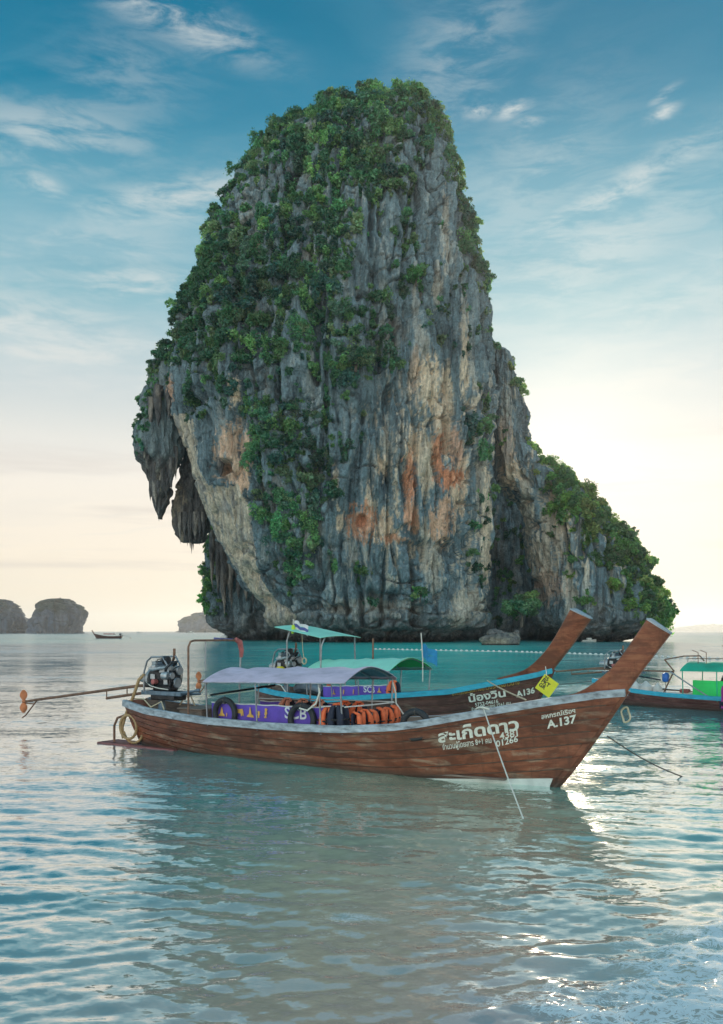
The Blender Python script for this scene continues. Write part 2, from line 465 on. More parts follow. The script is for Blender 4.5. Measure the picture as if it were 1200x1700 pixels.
def build_water():
    # rows bunch up towards the horizon so that the wave mesh stays fine where it is seen large
    inv = np.concatenate([np.linspace(1 / 2.6, 1 / 190.0, 560), np.linspace(1 / 195.0, 1 / 6800.0, 40)])
    ys = 1 / inv
    u0 = np.linspace(-0.52, 0.52, 540)
    side = np.array([0.56, 0.62, 0.7, 0.82, 1.0, 1.3])
    us = np.concatenate([-side[::-1], u0, side])
    Y, U = np.meshgrid(ys, us, indexing='ij')
    X = U * (Y + 1.5)
    sp_y = np.gradient(ys)[:, None] * np.ones_like(U)
    sp_x = (us[20] - us[19]) * (Y + 1.5)
    Z = np.zeros_like(X); DX = np.zeros_like(X); DY = np.zeros_like(X)
    rg = np.random.default_rng(21)
    for k in range(72):
        lam = 0.17 * (1.062 ** k) * rg.uniform(.9, 1.1)           # 0.22 .. about 15 m
        ang = math.radians(-97 + rg.normal(0, 24 if lam < 3 else 14))   # waves roll in towards the beach
        kx, ky = math.cos(ang) * 2 * PI / lam, math.sin(ang) * 2 * PI / lam
        slp = .052 * (1.0 if lam < .5 else .62 * (.5 / lam) ** .85)           # short steep ripples carry most of the slope
        amp = slp * lam / (2 * PI) * rg.uniform(.5, 1.3)
        res = np.maximum(np.abs(ky) * sp_y, np.abs(kx) * sp_x)
        att = 1 - sstep(0.9, 2.4, res)
        ph = kx * X + ky * Y + rg.uniform(0, 2 * PI)
        # patches of livelier and calmer water
        Z += amp * att * np.sin(ph)
        DX += -amp * att * np.cos(ph) * math.cos(ang) * .8; DY += -amp * att * np.cos(ph) * math.sin(ang) * .8
    P = np.stack([X.ravel(), Y.ravel(), Z.ravel()], 1)
    patch = 0.75 + 0.5 * fbm(P * np.array([.11, .16, 0]) + 4.4, 3)
    # lee of the moored boats is calmer
    calm = np.exp(-(((P[:, 0] - 0.3) / 2.6) ** 2 + ((P[:, 1] - 10.0) / 3.6) ** 2))
    amp = patch * (1 - 0.55 * calm)
    # swash at the near right: choppy broken water with foam
    dist = (P[:, 0] - (0.75 + (P[:, 1] - 5.2) * 1.0))
    sw = sstep(-0.6, 0.9, dist + 0.7 * fbm(P * np.array([.9, .9, 0]), 3)) * (1 - sstep(8.0, 9.6, P[:, 1]))
    chop = ridged(P * np.array([1.6, 2.6, 0]) + 3.0, 4) * 0.05 + fbm(P * np.array([6.0, 9.0, 0]), 3) * 0.016
    rdg = ridged(P * np.array([1.6, 2.6, 0]) + 3.0, 4)
    P[:, 2] = P[:, 2] * amp + sw * chop
    P[:, 0] += DX.ravel() * amp; P[:, 1] += DY.ravel() * amp
    # scattered flecks where the ripples meet the calm lee
    fl = np.exp(-((P[:, 0] + 0.9 + 0.35 * (P[:, 1] - 9)) / 1.1) ** 2) * sstep(4.2, 6, P[:, 1]) * (1 - sstep(11, 14, P[:, 1]))
    fl = fl + 0.10 * np.exp(-(((P[:, 0] - 0.9) / 1.7) ** 2 + ((P[:, 1] - 8.5) / 2.0) ** 2))
    foam = np.clip(sw * (.55 + .55 * sstep(.0, .6, rdg)) + fl * (0.26 + 0.22 * fbm(P * np.array([1.1, 1.6, 0]) + 8, 3)), 0, 1)
    nr, nc = X.shape
    idx = np.arange(nr * nc).reshape(nr, nc)
    f = np.stack([idx[:-1, :-1], idx[:-1, 1:], idx[1:, 1:], idx[1:, :-1]], -1).reshape(-1, 4)
    return np_mesh('water', P, f, water_material(), colors={'foam': np.stack([foam] * 3, 1)}, kind='structure')
water = build_water()
seabed_mat = principled('seabed_sand', (.20, .17, .12), 0.9, var=.25, scale=.4)
sb = MB().box((0, 3350, -2.0), (14000, 7000, 0.4)).build('seabed', seabed_mat, kind='structure')

# ------------------------------------------------------------------ limestone
def rock_material(name, bump=0.9, scale=1.0):
    m = bpy.data.materials.new(name); m.use_nodes = True
    t = NT(m.node_tree)
    b = t.n['Principled BSDF']
    b.inputs['Roughness'].default_value = 0.92
    b.inputs['Specular IOR Level'].default_value = 0.2
    geo = t.add('ShaderNodeNewGeometry'); pos = geo.outputs['Position']
    at = t.add('ShaderNodeVertexColor', layer_name='rock')
    st = t.noise(t.mapping(pos, scale=(1, 1, .10)), 1.6 * scale, 5, 0.65)
    fine = t.noise(pos, 2.2 * scale, 6, 0.7)
    k = t.math('MULTIPLY', t.ramp(st, [(0.28, .55), (0.5, 1.0), (0.75, 1.45)]), t.ramp(fine, [(0.25, .6), (0.5, 1.0), (0.75, 1.35)]))
    t.link(t.vmath('SCALE', at.outputs[0], scale=k), b.inputs['Base Color'])
    bn = t.add('ShaderNodeBump'); bn.inputs['Strength'].default_value = bump; bn.inputs['Distance'].default_value = 0.6
    vo = t.add('ShaderNodeTexVoronoi', feature='DISTANCE_TO_EDGE'); vo.inputs['Scale'].default_value = .55 * scale
    t.link(t.mapping(t.vmath('ADD', pos, t.vmath('SCALE', t.noise(pos, .5 * scale, 3, .6, col=True), scale=2.5)), scale=(1, 1, .38)), vo.inputs['Vector'])
    crk = t.ramp(vo.outputs['Distance'], [(0.0, 0.0), (0.10, 1.0)])
    h = t.math('ADD', t.math('ADD', st, t.math('MULTIPLY', fine, 1.0)), t.math('MULTIPLY', crk, .45))
    t.link(h, bn.inputs['Height']); t.link(bn.outputs[0], b.inputs['Normal'])
    return m
ROCK = rock_material('limestone')
FARROCK = rock_material('far_limestone', 0.6, 0.12)

def proj(P):
    """where a point shows in the photograph (used to carry measured colour zones onto the rock)"""
    return 600 + F * P[:, 0] / P[:, 1], 1048 - F * (P[:, 2] - CAM_H) / P[:, 1]

BLUEGREY = np.array([.19, .268, .300]); DARKG = np.array([.065, .090, .104]); PALEG = np.array([.52, .54, .51])
CREAM = np.array([.84, .68, .50]); RUST = np.array([.72, .26, .12]); TAN = np.array([.46, .38, .29]); WET = np.array([.030, .030, .032])

# zones of fresh rock (photo x, y, half width, half height, cream 0..1, rust 0..1)
PATCHES = [(712, 640, 17, 42, 1, 0), (738, 655, 12, 34, .9, 0), (772, 612, 5, 58, .9, 0), (684, 742, 13, 30, 1, .1), (706, 770, 13, 45, .8, 0),
           (736, 705, 12, 60, .9, .1), (760, 805, 11, 42, 1, .15), (744, 672, 9, 30, .8, 0), (637, 772, 9, 18, .9, .1), (680, 792, 8, 45, .5, .9),
           (684, 850, 11, 24, .8, .7), (600, 868, 17, 26, .6, .8), (612, 850, 7, 34, .9, .1), (640, 880, 12, 28, 1, .15), (656, 897, 17, 8, .8, .7),
           (733, 862, 15, 34, .9, .5), (745, 792, 17, 20, .3, 1.0), (727, 760, 6, 40, .4, .9), (757, 745, 7, 35, .5, .5), (850, 786, 12, 22, 1, .1),
           (808, 880, 7, 90, .9, 0), (800, 800, 8, 60, .45, 0), (563, 862, 4, 16, .9, .1), (557, 800, 4, 26, .6, 0), (390, 650, 6, 24, 1, .05),
           (385, 755, 20, 44, .8, .35), (404, 790, 8, 26, .9, .4), (280, 655, 5, 30, .6, .5), (705, 905, 6, 40, .5, 0), (720, 940, 9, 50, .35, 0), (690, 620, 9, 34, .5, .2),
           (780, 1005, 24, 26, .55, 0), (760, 1020, 16, 20, .5, 0), (620, 1010, 60, 14, .30, 0), (640, 745, 7, 40, .35, 0), (585, 920, 8, 30, .3, 0),
           (770, 540, 6, 40, .5, 0), (690, 500, 5, 60, .25, 0), (740, 380, 5, 60, .4, 0), (728, 470, 5, 30, .4, 0), (424, 405, 6, 16, .6, 0), (700, 575, 10, 26, .3, 0),
           (920, 880, 15, 60, .55, .05), (905, 930, 20, 50, .6, .05), (945, 985, 10, 40, .5, 0), (872, 850, 8, 60, .5, 0), (840, 690, 8, 60, .3, 0), (905, 970, 22, 26, .3, .3), (838, 740, 12, 40, .35, .2)]
SLAB = [(281, 690), (312, 688), (328, 770), (345, 806), (398, 806), (411, 840), (420, 900), (432, 960), (462, 1000), (492, 1022), (487, 1046), (447, 1042), (418, 985), (368, 905), (330, 830), (296, 742)]
def in_poly(px, py, poly):
    ins = np.zeros(len(px), dtype=bool)
    n = len(poly)
    for i in range(n):
        (x0, y0), (x1, y1) = poly[i], poly[(i + 1) % n]
        c = ((y0 > py) != (y1 > py)) & (px < (x1 - x0) * (py - y0) / (y1 - y0 + 1e-9) + x0)
        ins ^= c
    return ins

def rock_colors(P, patches=True, slab=False):
    q = P * np.array([1, 1, 1])
    s1 = fbm(q * np.array([.30, .30, .022]) + 2.2, 4, .6)
    s2 = fbm(q * np.array([.9, .9, .05]) + 7.7, 3, .6)
    blot = fbm(q * np.array([.07, .07, .05]) + 5.0, 4, .6)
    c = np.tile(BLUEGREY, (len(P), 1))
    s3 = fbm(q * np.array([1.6, 1.6, .06]) + 3.3, 3, .6)
    c = lerp(c, DARKG, sstep(.10, .42, s1 + .35 * blot + .35 * s3) * .88)
    c = lerp(c, PALEG, sstep(.12, .50, -s1 + .45 * s2 - .2 * blot) * .65)
    c = lerp(c, TAN, sstep(.15, .5, blot + .4 * s2) * .35)
    if patches:
        px, py = proj(P)
        wx = 5.0 * fbm(q * np.array([.5, .5, .08]) + 11, 3) * 2; wy = 22 * fbm(q * np.array([.4, .4, .12]) + 31, 3)
        cr = np.zeros(len(P)); ru = np.zeros(len(P))
        edge = 1.5 * fbm(q * np.array([1.3, 1.3, .09]) + 13, 3, .6) + .5 * fbm(q * np.array([.9, .9, .7]) + 23, 3)
        for (x, y, a, b, cc, rr) in PATCHES:
            d = ((px + wx - x) / (a * 1.55)) ** 2 + ((py + wy - y) / (b * 1.35)) ** 2
            mk = sstep(-.15, .45, .8 - d + edge)
            cr = np.maximum(cr, mk * cc); ru = np.maximum(ru, mk * rr)
        cr *= sstep(-.60, -.20, s2 + .25) ; ru *= sstep(-.6, -.1, s2 + .3)
        # loose cream streaks over the lower half of the wall
        low = sstep(560, 700, py) * (1 - sstep(930, 1000, py)) * sstep(560, 660, px)
        cr = np.maximum(cr, .8 * low * sstep(.14, .36, s2 - .5 * s1))
        c = lerp(c, CREAM, np.clip(cr, 0, 1)); c = lerp(c, RUST, np.clip(ru, 0, 1) * .85)
        c = lerp(c, DARKG * .7, sstep(.25, .45, fbm(q * np.array([1.1, 1.1, .10]) + 91, 3)) * .55)
    if slab:
        px, py = proj(P)
        wx = 16 * fbm(q * np.array([.35, .35, .12]) + 3, 4)
        mk = in_poly(px + wx, py + wx, SLAB).astype(float)
        sc = lerp(np.tile(np.array([.70, .60, .46]), (len(P), 1)), np.array([.40, .38, .35]), sstep(-.2, .5, s2 + s1))
        sc = lerp(sc, np.array([.62, .44, .30]), sstep(.1, .5, blot) * .4)
        sc = lerp(sc, np.array([.20, .24, .26]), sstep(.18, .42, fbm(q * np.array([.8, .8, .10]) + 77, 3)) * .6)
        c = c * (1 - mk[:, None]) + sc * mk[:, None]
    z = P[:, 2]
    c = lerp(c, np.array([.21, .19, .175]), (1 - sstep(3.0, 9.0, z + 2.5 * s2)) * .55)
    wet = 1 - sstep(.5, 2.6, z + 1.2 * s2)
    c = lerp(c, WET, wet * .92)
    return c

def rock_body(name, prof, Yc, D0, nf, nb, nz, e=0.85, seed=0.0, amp=1.0, notch=2.6, mat=None, parent=None, patches=True, slab=False, freq=1.0, zbot=-2.2, holes=(), **kw):
    """closed rock: horizontal sections between measured left and right edges"""
    prof = sorted(prof, key=lambda r: -r[0])                       # bottom to top
    py = np.array([r[0] for r in prof], float); xl = np.array([r[1] for r in prof], float); xr = np.array([r[2] for r in prof], float)
    Ys = Yc - .42 * D0 * ((xr - xl) / (xr - xl).max()) ** .8          # depth of the outline seen from the beach
    zz = (1048 - py) / F * Ys + CAM_H
    XL = (xl - 600) / F * Ys; XR = (xr - 600) / F * Ys
    z = np.linspace(zbot, zz[-1], nz)
    L = np.interp(z, zz, XL); R = np.interp(z, zz, XR)
    wmax = (XR - XL).max()
    a = (R - L) / 2; cx = (R + L) / 2
    D = D0 * np.clip(2 * a / wmax, 0.0, 1) ** .8
    top = np.clip((zz[-1] - z) / (0.035 * zz[-1]), 0, 1)
    rnd = np.sqrt(1 - (1 - top) ** 2)
    D = D * (0.15 + .85 * rnd); a = a * (0.1 + .9 * rnd)
    nt = notch * (1 - sstep(1.6, 3.8, z)) - 0.35 * notch * np.exp(-((z - 5.6) / 1.8) ** 2)
    a2 = np.maximum(a - nt, .3); D2 = np.maximum(D - nt, .3)
    th = np.concatenate([np.linspace(PI * .98, PI * 2.02, nf), np.linspace(PI * 2.02, PI * 2.98, nb + 2)[1:-1]])
    ct, s_ = np.cos(th), np.sin(th)
    X = cx[:, None] + a2[:, None] * (np.sign(ct) * np.abs(ct) ** e)[None]
    Y = Yc + D2[:, None] * (np.sign(s_) * np.abs(s_) ** e)[None]
    Z = np.repeat(z[:, None], len(th), 1)
    P = np.stack([X.ravel(), Y.ravel(), Z.ravel()], 1)
    N = np.stack([(ct[None] / a2[:, None]).ravel(), (s_[None] / D2[:, None]).ravel(), np.zeros(X.size)], 1)
    N /= np.linalg.norm(N, axis=1)[:, None] + 1e-9
    q = P * freq + seed
    d = 1.8 * fbm(q * np.array([.055, .055, .028]), 3) + 1.5 * (ridged(q * np.array([.15, .15, .018]) + 4, 2) - .4) \
        + 1.15 * (ridged(q * np.array([.38, .38, .05]) + 9, 3) - .4) + .55 * fbm(q * np.array([1.1, 1.1, .35]), 3)
    d -= 3.6 * sstep(.20, .55, fbm(q * np.array([.17, .17, .08]) + 20, 3))          # pockets and alcoves
    d -= 2.2 * sstep(.86, .97, 1 - np.abs(perlin(q * np.array([.13, .13, .016]) + 44))) + 1.4 * sstep(.84, .97, 1 - np.abs(perlin(q * np.array([.30, .30, .05]) + 54)))   # cracks
    bed = fbm(q * np.array([.05, .05, .05]) + 64, 2) * 4 + q[:, 2] * .22
    d -= 1.3 * sstep(.75, .98, np.abs(2 * (bed - np.floor(bed)) - 1)) * sstep(-.1, .3, fbm(q * np.array([.12, .12, .12]) + 90, 2))       # broken bedding ledges
    d += .8 * np.abs(fbm(q * np.array([.7, .7, .5]) + 31, 3))
    d += .9 * np.clip(fbm(q * np.array([.10, .10, .30]) + 70, 3), -.5, .5)            # ledges
    d *= amp
    if slab:
        sx_, sy_ = proj(P)
        d *= 1 - .5 * in_poly(sx_, sy_, SLAB) * (N[:, 1] < .2)
    if holes:
        hx, hy = proj(P)
        wv = 6 * fbm(q * np.array([.5, .5, .3]) + 80, 3)
        for (x_, y_, a_, b_, dep_) in holes:
            d -= dep_ * (1 - sstep(.35, 1.1, ((hx + wv - x_) / a_) ** 2 + ((hy + wv - y_) / b_) ** 2)) * (N[:, 1] < 0)
    d *= np.repeat(np.clip(a / 3.0, 0.1, 1)[:, None], len(th), 1).ravel()
    P = P + N * d[:, None]
    P[:, 2] += (.5 * amp * fbm(q * np.array([.3, .3, .3]) + 50, 3)) * np.clip((P[:, 2]) / 6, 0, 1)
    nr, nc = X.shape
    idx = np.arange(nr * nc).reshape(nr, nc)
    nx = np.roll(idx, -1, 1)
    f = np.stack([idx[:-1], nx[:-1], nx[1:], idx[1:]], -1).reshape(-1, 4)
    tip = P[idx[-1]].mean(0) + np.array([0, 0, .4 * amp])
    P = np.vstack([P, tip])
    f3 = np.stack([idx[-1], nx[-1], np.full(nc, len(P) - 1)], -1)
    if zbot > 0:
        P = np.vstack([P, P[idx[0]].mean(0)])
        f3 = np.vstack([f3, np.stack([nx[0], idx[0], np.full(nc, len(P) - 1)], -1)])
    col = rock_colors(P, patches, slab) if patches is not None else None
    o = np_mesh(name, P, [f, f3], mat or ROCK, parent, colors={'rock': col} if col is not None else kw.pop('colors', None), **kw)
    return o, P, idx, nf

def front_cells(P, idx, nf):
    """centres, normals and areas of the cells on the side of the rock that faces the beach"""
    i = idx[:, :nf]
    A = P[i[:-1, :-1]]; B = P[i[:-1, 1:]]; C = P[i[1:, 1:]]; Dd = P[i[1:, :-1]]
    n = np.cross(C - A, Dd - B).reshape(-1, 3)
    ar = np.linalg.norm(n, axis=1); n = n / (ar[:, None] + 1e-9)
    return ((A + B + C + Dd) / 4).reshape(-1, 3), n, ar / 2

# ------------------------------------------------------------------ leaves
def leaf_material():
    m = bpy.data.materials.new('leaves'); m.use_nodes = True
    t = NT(m.node_tree); t.n.clear()
    out = t.add('ShaderNodeOutputMaterial')
    at = t.add('ShaderNodeVertexColor', layer_name='leaf')
    d = t.add('ShaderNodeBsdfDiffuse'); tr = t.add('ShaderNodeBsdfTranslucent')
    t.link(at.outputs[0], d.inputs[0])
    t.link(t.vmath('MULTIPLY', at.outputs[0], (1.3, 1.25, .6)), tr.inputs[0])
    g = t.add('ShaderNodeBsdfGlossy'); g.inputs['Roughness'].default_value = .45; g.inputs['Color'].default_value = (.5, .5, .5, 1)
    mx = t.add('ShaderNodeMixShader'); mx.inputs[0].default_value = .5
    t.link(d.outputs[0], mx.inputs[1]); t.link(tr.outputs[0], mx.inputs[2])
    m2 = t.add('ShaderNodeMixShader'); m2.inputs[0].default_value = .05
    t.link(mx.outputs[0], m2.inputs[1]); t.link(g.outputs[0], m2.inputs[2])
    t.link(m2.outputs[0], out.inputs[0])
    return m
LEAF = leaf_material()
GREENS = np.array([[.030, .075, .035], [.042, .100, .038], [.060, .112, .036], [.078, .132, .040], [.045, .080, .045], [.085, .115, .050], [.024, .060, .040]])
def leaf_mesh(name, cen, nrm, rad, per, size, rg, parent=None, tint=None, flat=.75, hug=0.0, **kw):
    """crowns at cen with radius rad: leaf faces spread over several lobes of each crown"""
    nb = len(cen)
    cnt = np.maximum(10, (per * rad ** 2)).astype(int)
    bi = np.repeat(np.arange(nb), cnt)
    n = len(bi)
    nl = 8
    lobes = rg.normal(size=(nb, nl, 3)); lobes /= np.linalg.norm(lobes, axis=2)[:, :, None]
    lobes = lobes * rg.uniform(.35, .95, (nb, nl, 1)) * rad[:, None, None]
    lobes[:, :, 2] *= .7
    lobes += (nrm * .35 + np.array([0, 0, .25]))[:, None, :] * rad[:, None, None]
    lr = rad[:, None] * rg.uniform(.22, .62, (nb, nl))
    li = rg.integers(0, nl, n)
    dr = rg.normal(size=(n, 3)) + nrm[bi] * .5 + np.array([0, 0, .55]); dr /= np.linalg.norm(dr, axis=1)[:, None]
    rr = lr[bi, li] * rg.uniform(.25, 1.0, n) ** .5 * (1 + .45 * rg.uniform(0, 1, n) ** 3)
    sc = np.array([1, 1, flat])
    off = lobes[bi, li] + dr * rr[:, None] * sc
    if hug > 0:
        vs_ = np.where(rg.uniform(0, 1, nb) < .22, rg.uniform(1.4, 2.3, nb), rg.uniform(.7, 1.15, nb))      # some creepers hang down the face
        off[:, 2] = off[:, 2] * vs_[bi] - (vs_[bi] - 1).clip(0) * rad[bi] * .8
        nb_ = nrm[bi]; steep = np.clip(1.2 - np.abs(nb_[:, 2]) * 1.3, 0, 1)
        off = off - nb_ * ((off * nb_).sum(1) * hug * steep)[:, None]
    p = cen[bi] + off
    ln = dr + rg.normal(size=(n, 3)) * .7; ln /= np.linalg.norm(ln, axis=1)[:, None]
    t1 = np.cross(ln, rg.normal(size=(n, 3))); t1 /= np.linalg.norm(t1, axis=1)[:, None] + 1e-9
    t2 = np.cross(ln, t1)
    s = (size * rg.uniform(.6, 1.4, n) * (rg.uniform(.55, 1.35, nb) if hug > 0 else np.ones(nb))[bi])[:, None]
    v = np.stack([p - t1 * s * .5 + t2 * s * .3, p + t1 * s * .55, p - t1 * s * .45 - t2 * s * .34 - ln * s * .15], 1).reshape(-1, 3)
    f = np.arange(n * 3).reshape(-1, 3)
    gi = rg.choice(len(GREENS), nb, p=[.22, .22, .17, .07, .12, .08, .12])
    bc = GREENS[gi] * np.array([2.4, 2.9, 3.7]) * rg.uniform(.6, 1.3, (nb, 1)) * (1 + .45 * np.clip(fbm(cen * .07 + 5.0, 2), -.7, 1))[:, None]
    if tint is not None: bc = bc * tint
    lc = bc[bi] * rg.uniform(.5, 1.5, (n, 1)); lc[:, 0] *= rg.uniform(.85, 1.3, n)
    return np_mesh(name, v, f, LEAF, parent, smooth=False, colors={'leaf': np.repeat(lc, 3, 0)}, **kw)

def density_rows(rows, px, py):
    """rows: {photo y: [(x0, x1, density), ...]}"""
    ks = sorted(rows)
    out = np.zeros(len(px))
    for i, k in enumerate(ks):
        lo = -1e9 if i == 0 else (ks[i - 1] + k) / 2; hi = 1e9 if i == len(ks) - 1 else (ks[i + 1] + k) / 2
        m = (py >= lo) & (py < hi)
        if not m.any(): continue
        o = np.zeros(m.sum())
        for (a, b, dd) in rows[k]:
            o = np.where((px[m] >= a) & (px[m] < b), dd, o)
        out[m] = o
    return out

def scatter(P, idx, nf, rows, count, rg, rmin, rmax):
    c, n, ar = front_cells(P, idx, nf)
    px, py = proj(c)
    jx = 14 * fbm(c * .12 + 3, 2); jy = 22 * fbm(c * .12 + 40, 2)
    d = density_rows(rows, px + jx, py + jy)
    cl = fbm(c * np.array([.16, .16, .16]) + 60, 3)
    w = np.clip(d + (d > .02) * cl * (1.3 - .5 * d), 0, 1) ** 1.6 * ar * ((n[:, 1] < .35) | (n[:, 2] > .3))
    k = rg.choice(len(c), count, p=w / w.sum())
    r = rg.uniform(0, 1, count) ** 2.2 * (rmax - rmin) + rmin
    r *= (.55 + .45 * d[k])
    nn = n[k]; nn[nn[:, 2] < -.2, 2] *= .3
    return c[k] + nn * r[:, None] * .10, nn, r

TOWER_PROF = [(1066, 452, 780), (1055, 446, 790), (1040, 446, 800), (1010, 440, 801), (980, 420, 806), (940, 396, 812), (900, 371, 816), (860, 353, 818), (820, 336, 819),
              (780, 318, 821), (740, 300, 825), (700, 284, 830), (670, 272, 833), (640, 262, 835), (600, 264, 832), (560, 271, 826), (520, 283, 822), (480, 300, 818), (440, 318, 811),
              (400, 338, 800), (352, 350, 786), (340, 358, 783), (300, 370, 768), (260, 386, 757), (230, 402, 751), (205, 438, 742), (185, 478, 736), (165, 530, 727), (150, 565, 718), (138, 598, 706), (130, 625, 690)]
HOLES = [(600, 866, 10, 14, 2.5), (743, 725, 8, 34, 3.0), (697, 1022, 14, 24, 4.5), (372, 778, 22, 16, 3.0), (398, 740, 10, 30, 2.0), (712, 668, 5, 10, 1.2), (735, 690, 5, 12, 1.5),
         (672, 800, 5, 50, 1.8), (660, 830, 5, 40, 1.5), (725, 800, 4, 60, 1.8), (560, 1012, 26, 10, 2.5), (520, 1006, 20, 8, 2.5), (640, 990, 30, 6, 1.2), (775, 1028, 10, 12, 2.0), (752, 960, 5, 30, 1.2),
         (625, 860, 4, 60, 1.4), (760, 905, 5, 40, 1.5), (800, 970, 8, 16, 1.5), (580, 960, 8, 20, 1.0), (460, 320, 20, 16, 1.5), (410, 390, 14, 26, 1.5), (690, 350, 4, 70, 1.2), (720, 420, 4, 80, 1.2), (655, 560, 5, 60, 1.2)]
TOWER_PROF = [(y + max(0, 300 - y) * .24, a - (13 if 770 < y < 990 else 0) + max(0, 420 - y) * .07, b + max(0, 230 - y) * .12) for (y, a, b) in TOWER_PROF]
tower = empty('limestone_tower', (6, 198, 0), label='tall sheer limestone tower with green scrub and orange streaks rising from the bay', category='rock')
def under(o, root):
    o.parent = root; o.matrix_parent_inverse = Matrix.Translation(-root.location)
    return o
cliff, TP, TI, TNF = rock_body('cliff_face', TOWER_PROF, 198.0, 27.0, 520, 70, 580, e=.92, slab=True, notch=4.2, holes=HOLES)
under(cliff, tower)

BUT_PROF = [(1064, 940, 1062), (1055, 926, 1080), (1045, 920, 1098), (1030, 917, 1108), (1000, 913, 1102), (970, 906, 1087), (930, 896, 1066), (900, 888, 1046), (870, 882, 1018), (840, 874, 988), (810, 852, 955),
            (785, 834, 925), (770, 832, 900), (740, 830, 884), (700, 826, 877), (650, 820, 867), (610, 815, 858), (590, 812, 850), (575, 815, 842)]
spur = empty('limestone_spur', (52, 206, 0), label='lower limestone spur with wooded ridge sloping to the sea right of the tower', category='rock')
buttress, BP, BI, BNF = rock_body('cliff_face', BUT_PROF, 206.0, 19.0, 300, 50, 330, e=.85, seed=33.0, amp=.85, notch=2.4)
under(buttress, spur)
gapw, GP, GI_, GNF = rock_body('gully_wall', [(1064, 640, 1000), (1040, 660, 990), (1000, 690, 970), (900, 705, 940), (840, 725, 912), (760, 750, 880), (690, 780, 852)], 240.0, 15.0, 150, 30, 130, seed=71.0, amp=.8, notch=1.0, patches=False)
under(gapw, spur)
backr = empty('back_cliff', (-32, 236, 0), label='dark stalactite-hung cliff behind the left foot of the limestone tower', category='rock')
bk, KP, KI, KNF = rock_body('cliff_face', [(1060, 372, 540), (1048, 360, 540), (1035, 346, 520), (1010, 336, 470), (980, 336, 470), (940, 339, 470), (900, 346, 470), (870, 353, 470), (845, 372, 470)], 236.0, 12.0, 150, 30, 150, seed=51.0, amp=.9, notch=1.6, patches=False)
under(bk, backr)

# stalactites that hang from the overhang: photo x, top y, bottom y, half width (photo px), depth
STAL_CUT = 12
STAL = [(229, 700, 772, 5, 199), (236, 700, 784, 5, 197), (244, 720, 806, 5, 196), (249, 740, 842, 5, 198), (254, 760, 838, 3, 196), (258, 740, 858, 6, 196), (264, 780, 876, 4, 197), (268, 740, 850, 6, 198), (276, 750, 838, 5, 196),
        (283, 740, 822, 5, 198), (291, 730, 792, 5, 199), (262, 640, 720, 7, 192), (280, 640, 705, 5, 192), (250, 660, 730, 5, 193),
        (289, 830, 894, 4, 203), (295, 820, 900, 5, 203), (303, 840, 893, 4, 202), (311, 830, 900, 5, 204), (318, 850, 912, 3, 203), (321, 820, 924, 4, 204), (327, 850, 905, 4, 202), (335, 830, 898, 5, 204), (342, 820, 884, 4, 203), (349, 830, 890, 2, 201), (299, 850, 914, 3, 201), (307, 850, 906, 5, 201), (315, 850, 922, 4, 201), (324, 850, 908, 5, 201), (331, 850, 916, 3, 201), (338, 850, 902, 4, 201), (318, 850, 930, 3, 203), (311, 850, 918, 3, 205),
        (375, 705, 770, 5, 180), (366, 760, 806, 5, 182), (388, 740, 800, 6, 179), (352, 770, 815, 5, 184), (400, 750, 806, 5, 178)]
cA, CAP_, CAI, CANF = rock_body('stalactite_curtain', [(858, 262, 268), (838, 255, 276), (815, 251, 284), (790, 247, 290), (768, 236, 297), (755, 224, 300), (735, 222, 302), (700, 230, 304), (660, 240, 306), (620, 250, 306), (590, 262, 300)], 199.0, 6.5, 90, 20, 110, seed=15.0, amp=.75, notch=0, patches=None, zbot=28.5,
                  colors=None)
cB, *_ = rock_body('stalactite_curtain', [(900, 304, 332), (888, 296, 339), (876, 291, 343), (862, 288, 345), (840, 287, 346), (815, 292, 347), (790, 300, 347), (760, 304, 342), (740, 300, 332)], 204.0, 4.0, 60, 16, 60, seed=25.0, amp=.6, notch=0, patches=None, zbot=23.6, colors=None)
for o_ in (cA, cB):
    Pq = np.empty(len(o_.data.vertices) * 3, np.float32); o_.data.vertices.foreach_get('co', Pq); Pq = Pq.reshape(-1, 3).astype(float)
    s_q = fbm(Pq * np.array([.7, .7, .08]) + 5, 4, .6)
    c_q = lerp(np.tile(np.array([.13, .122, .118]), (len(Pq), 1)), np.array([.42, .34, .25]), sstep(.08, .45, s_q))
    c_q = lerp(c_q, np.array([.22, .29, .31]), sstep(38, 47, Pq[:, 2] + 8 * s_q) * .85)
    at_ = o_.data.color_attributes.new('rock', 'FLOAT_COLOR', 'POINT'); a4_ = np.ones((len(Pq), 4), np.float32); a4_[:, :3] = c_q
    at_.data.foreach_set('color', a4_.ravel())
    under(o_, tower)

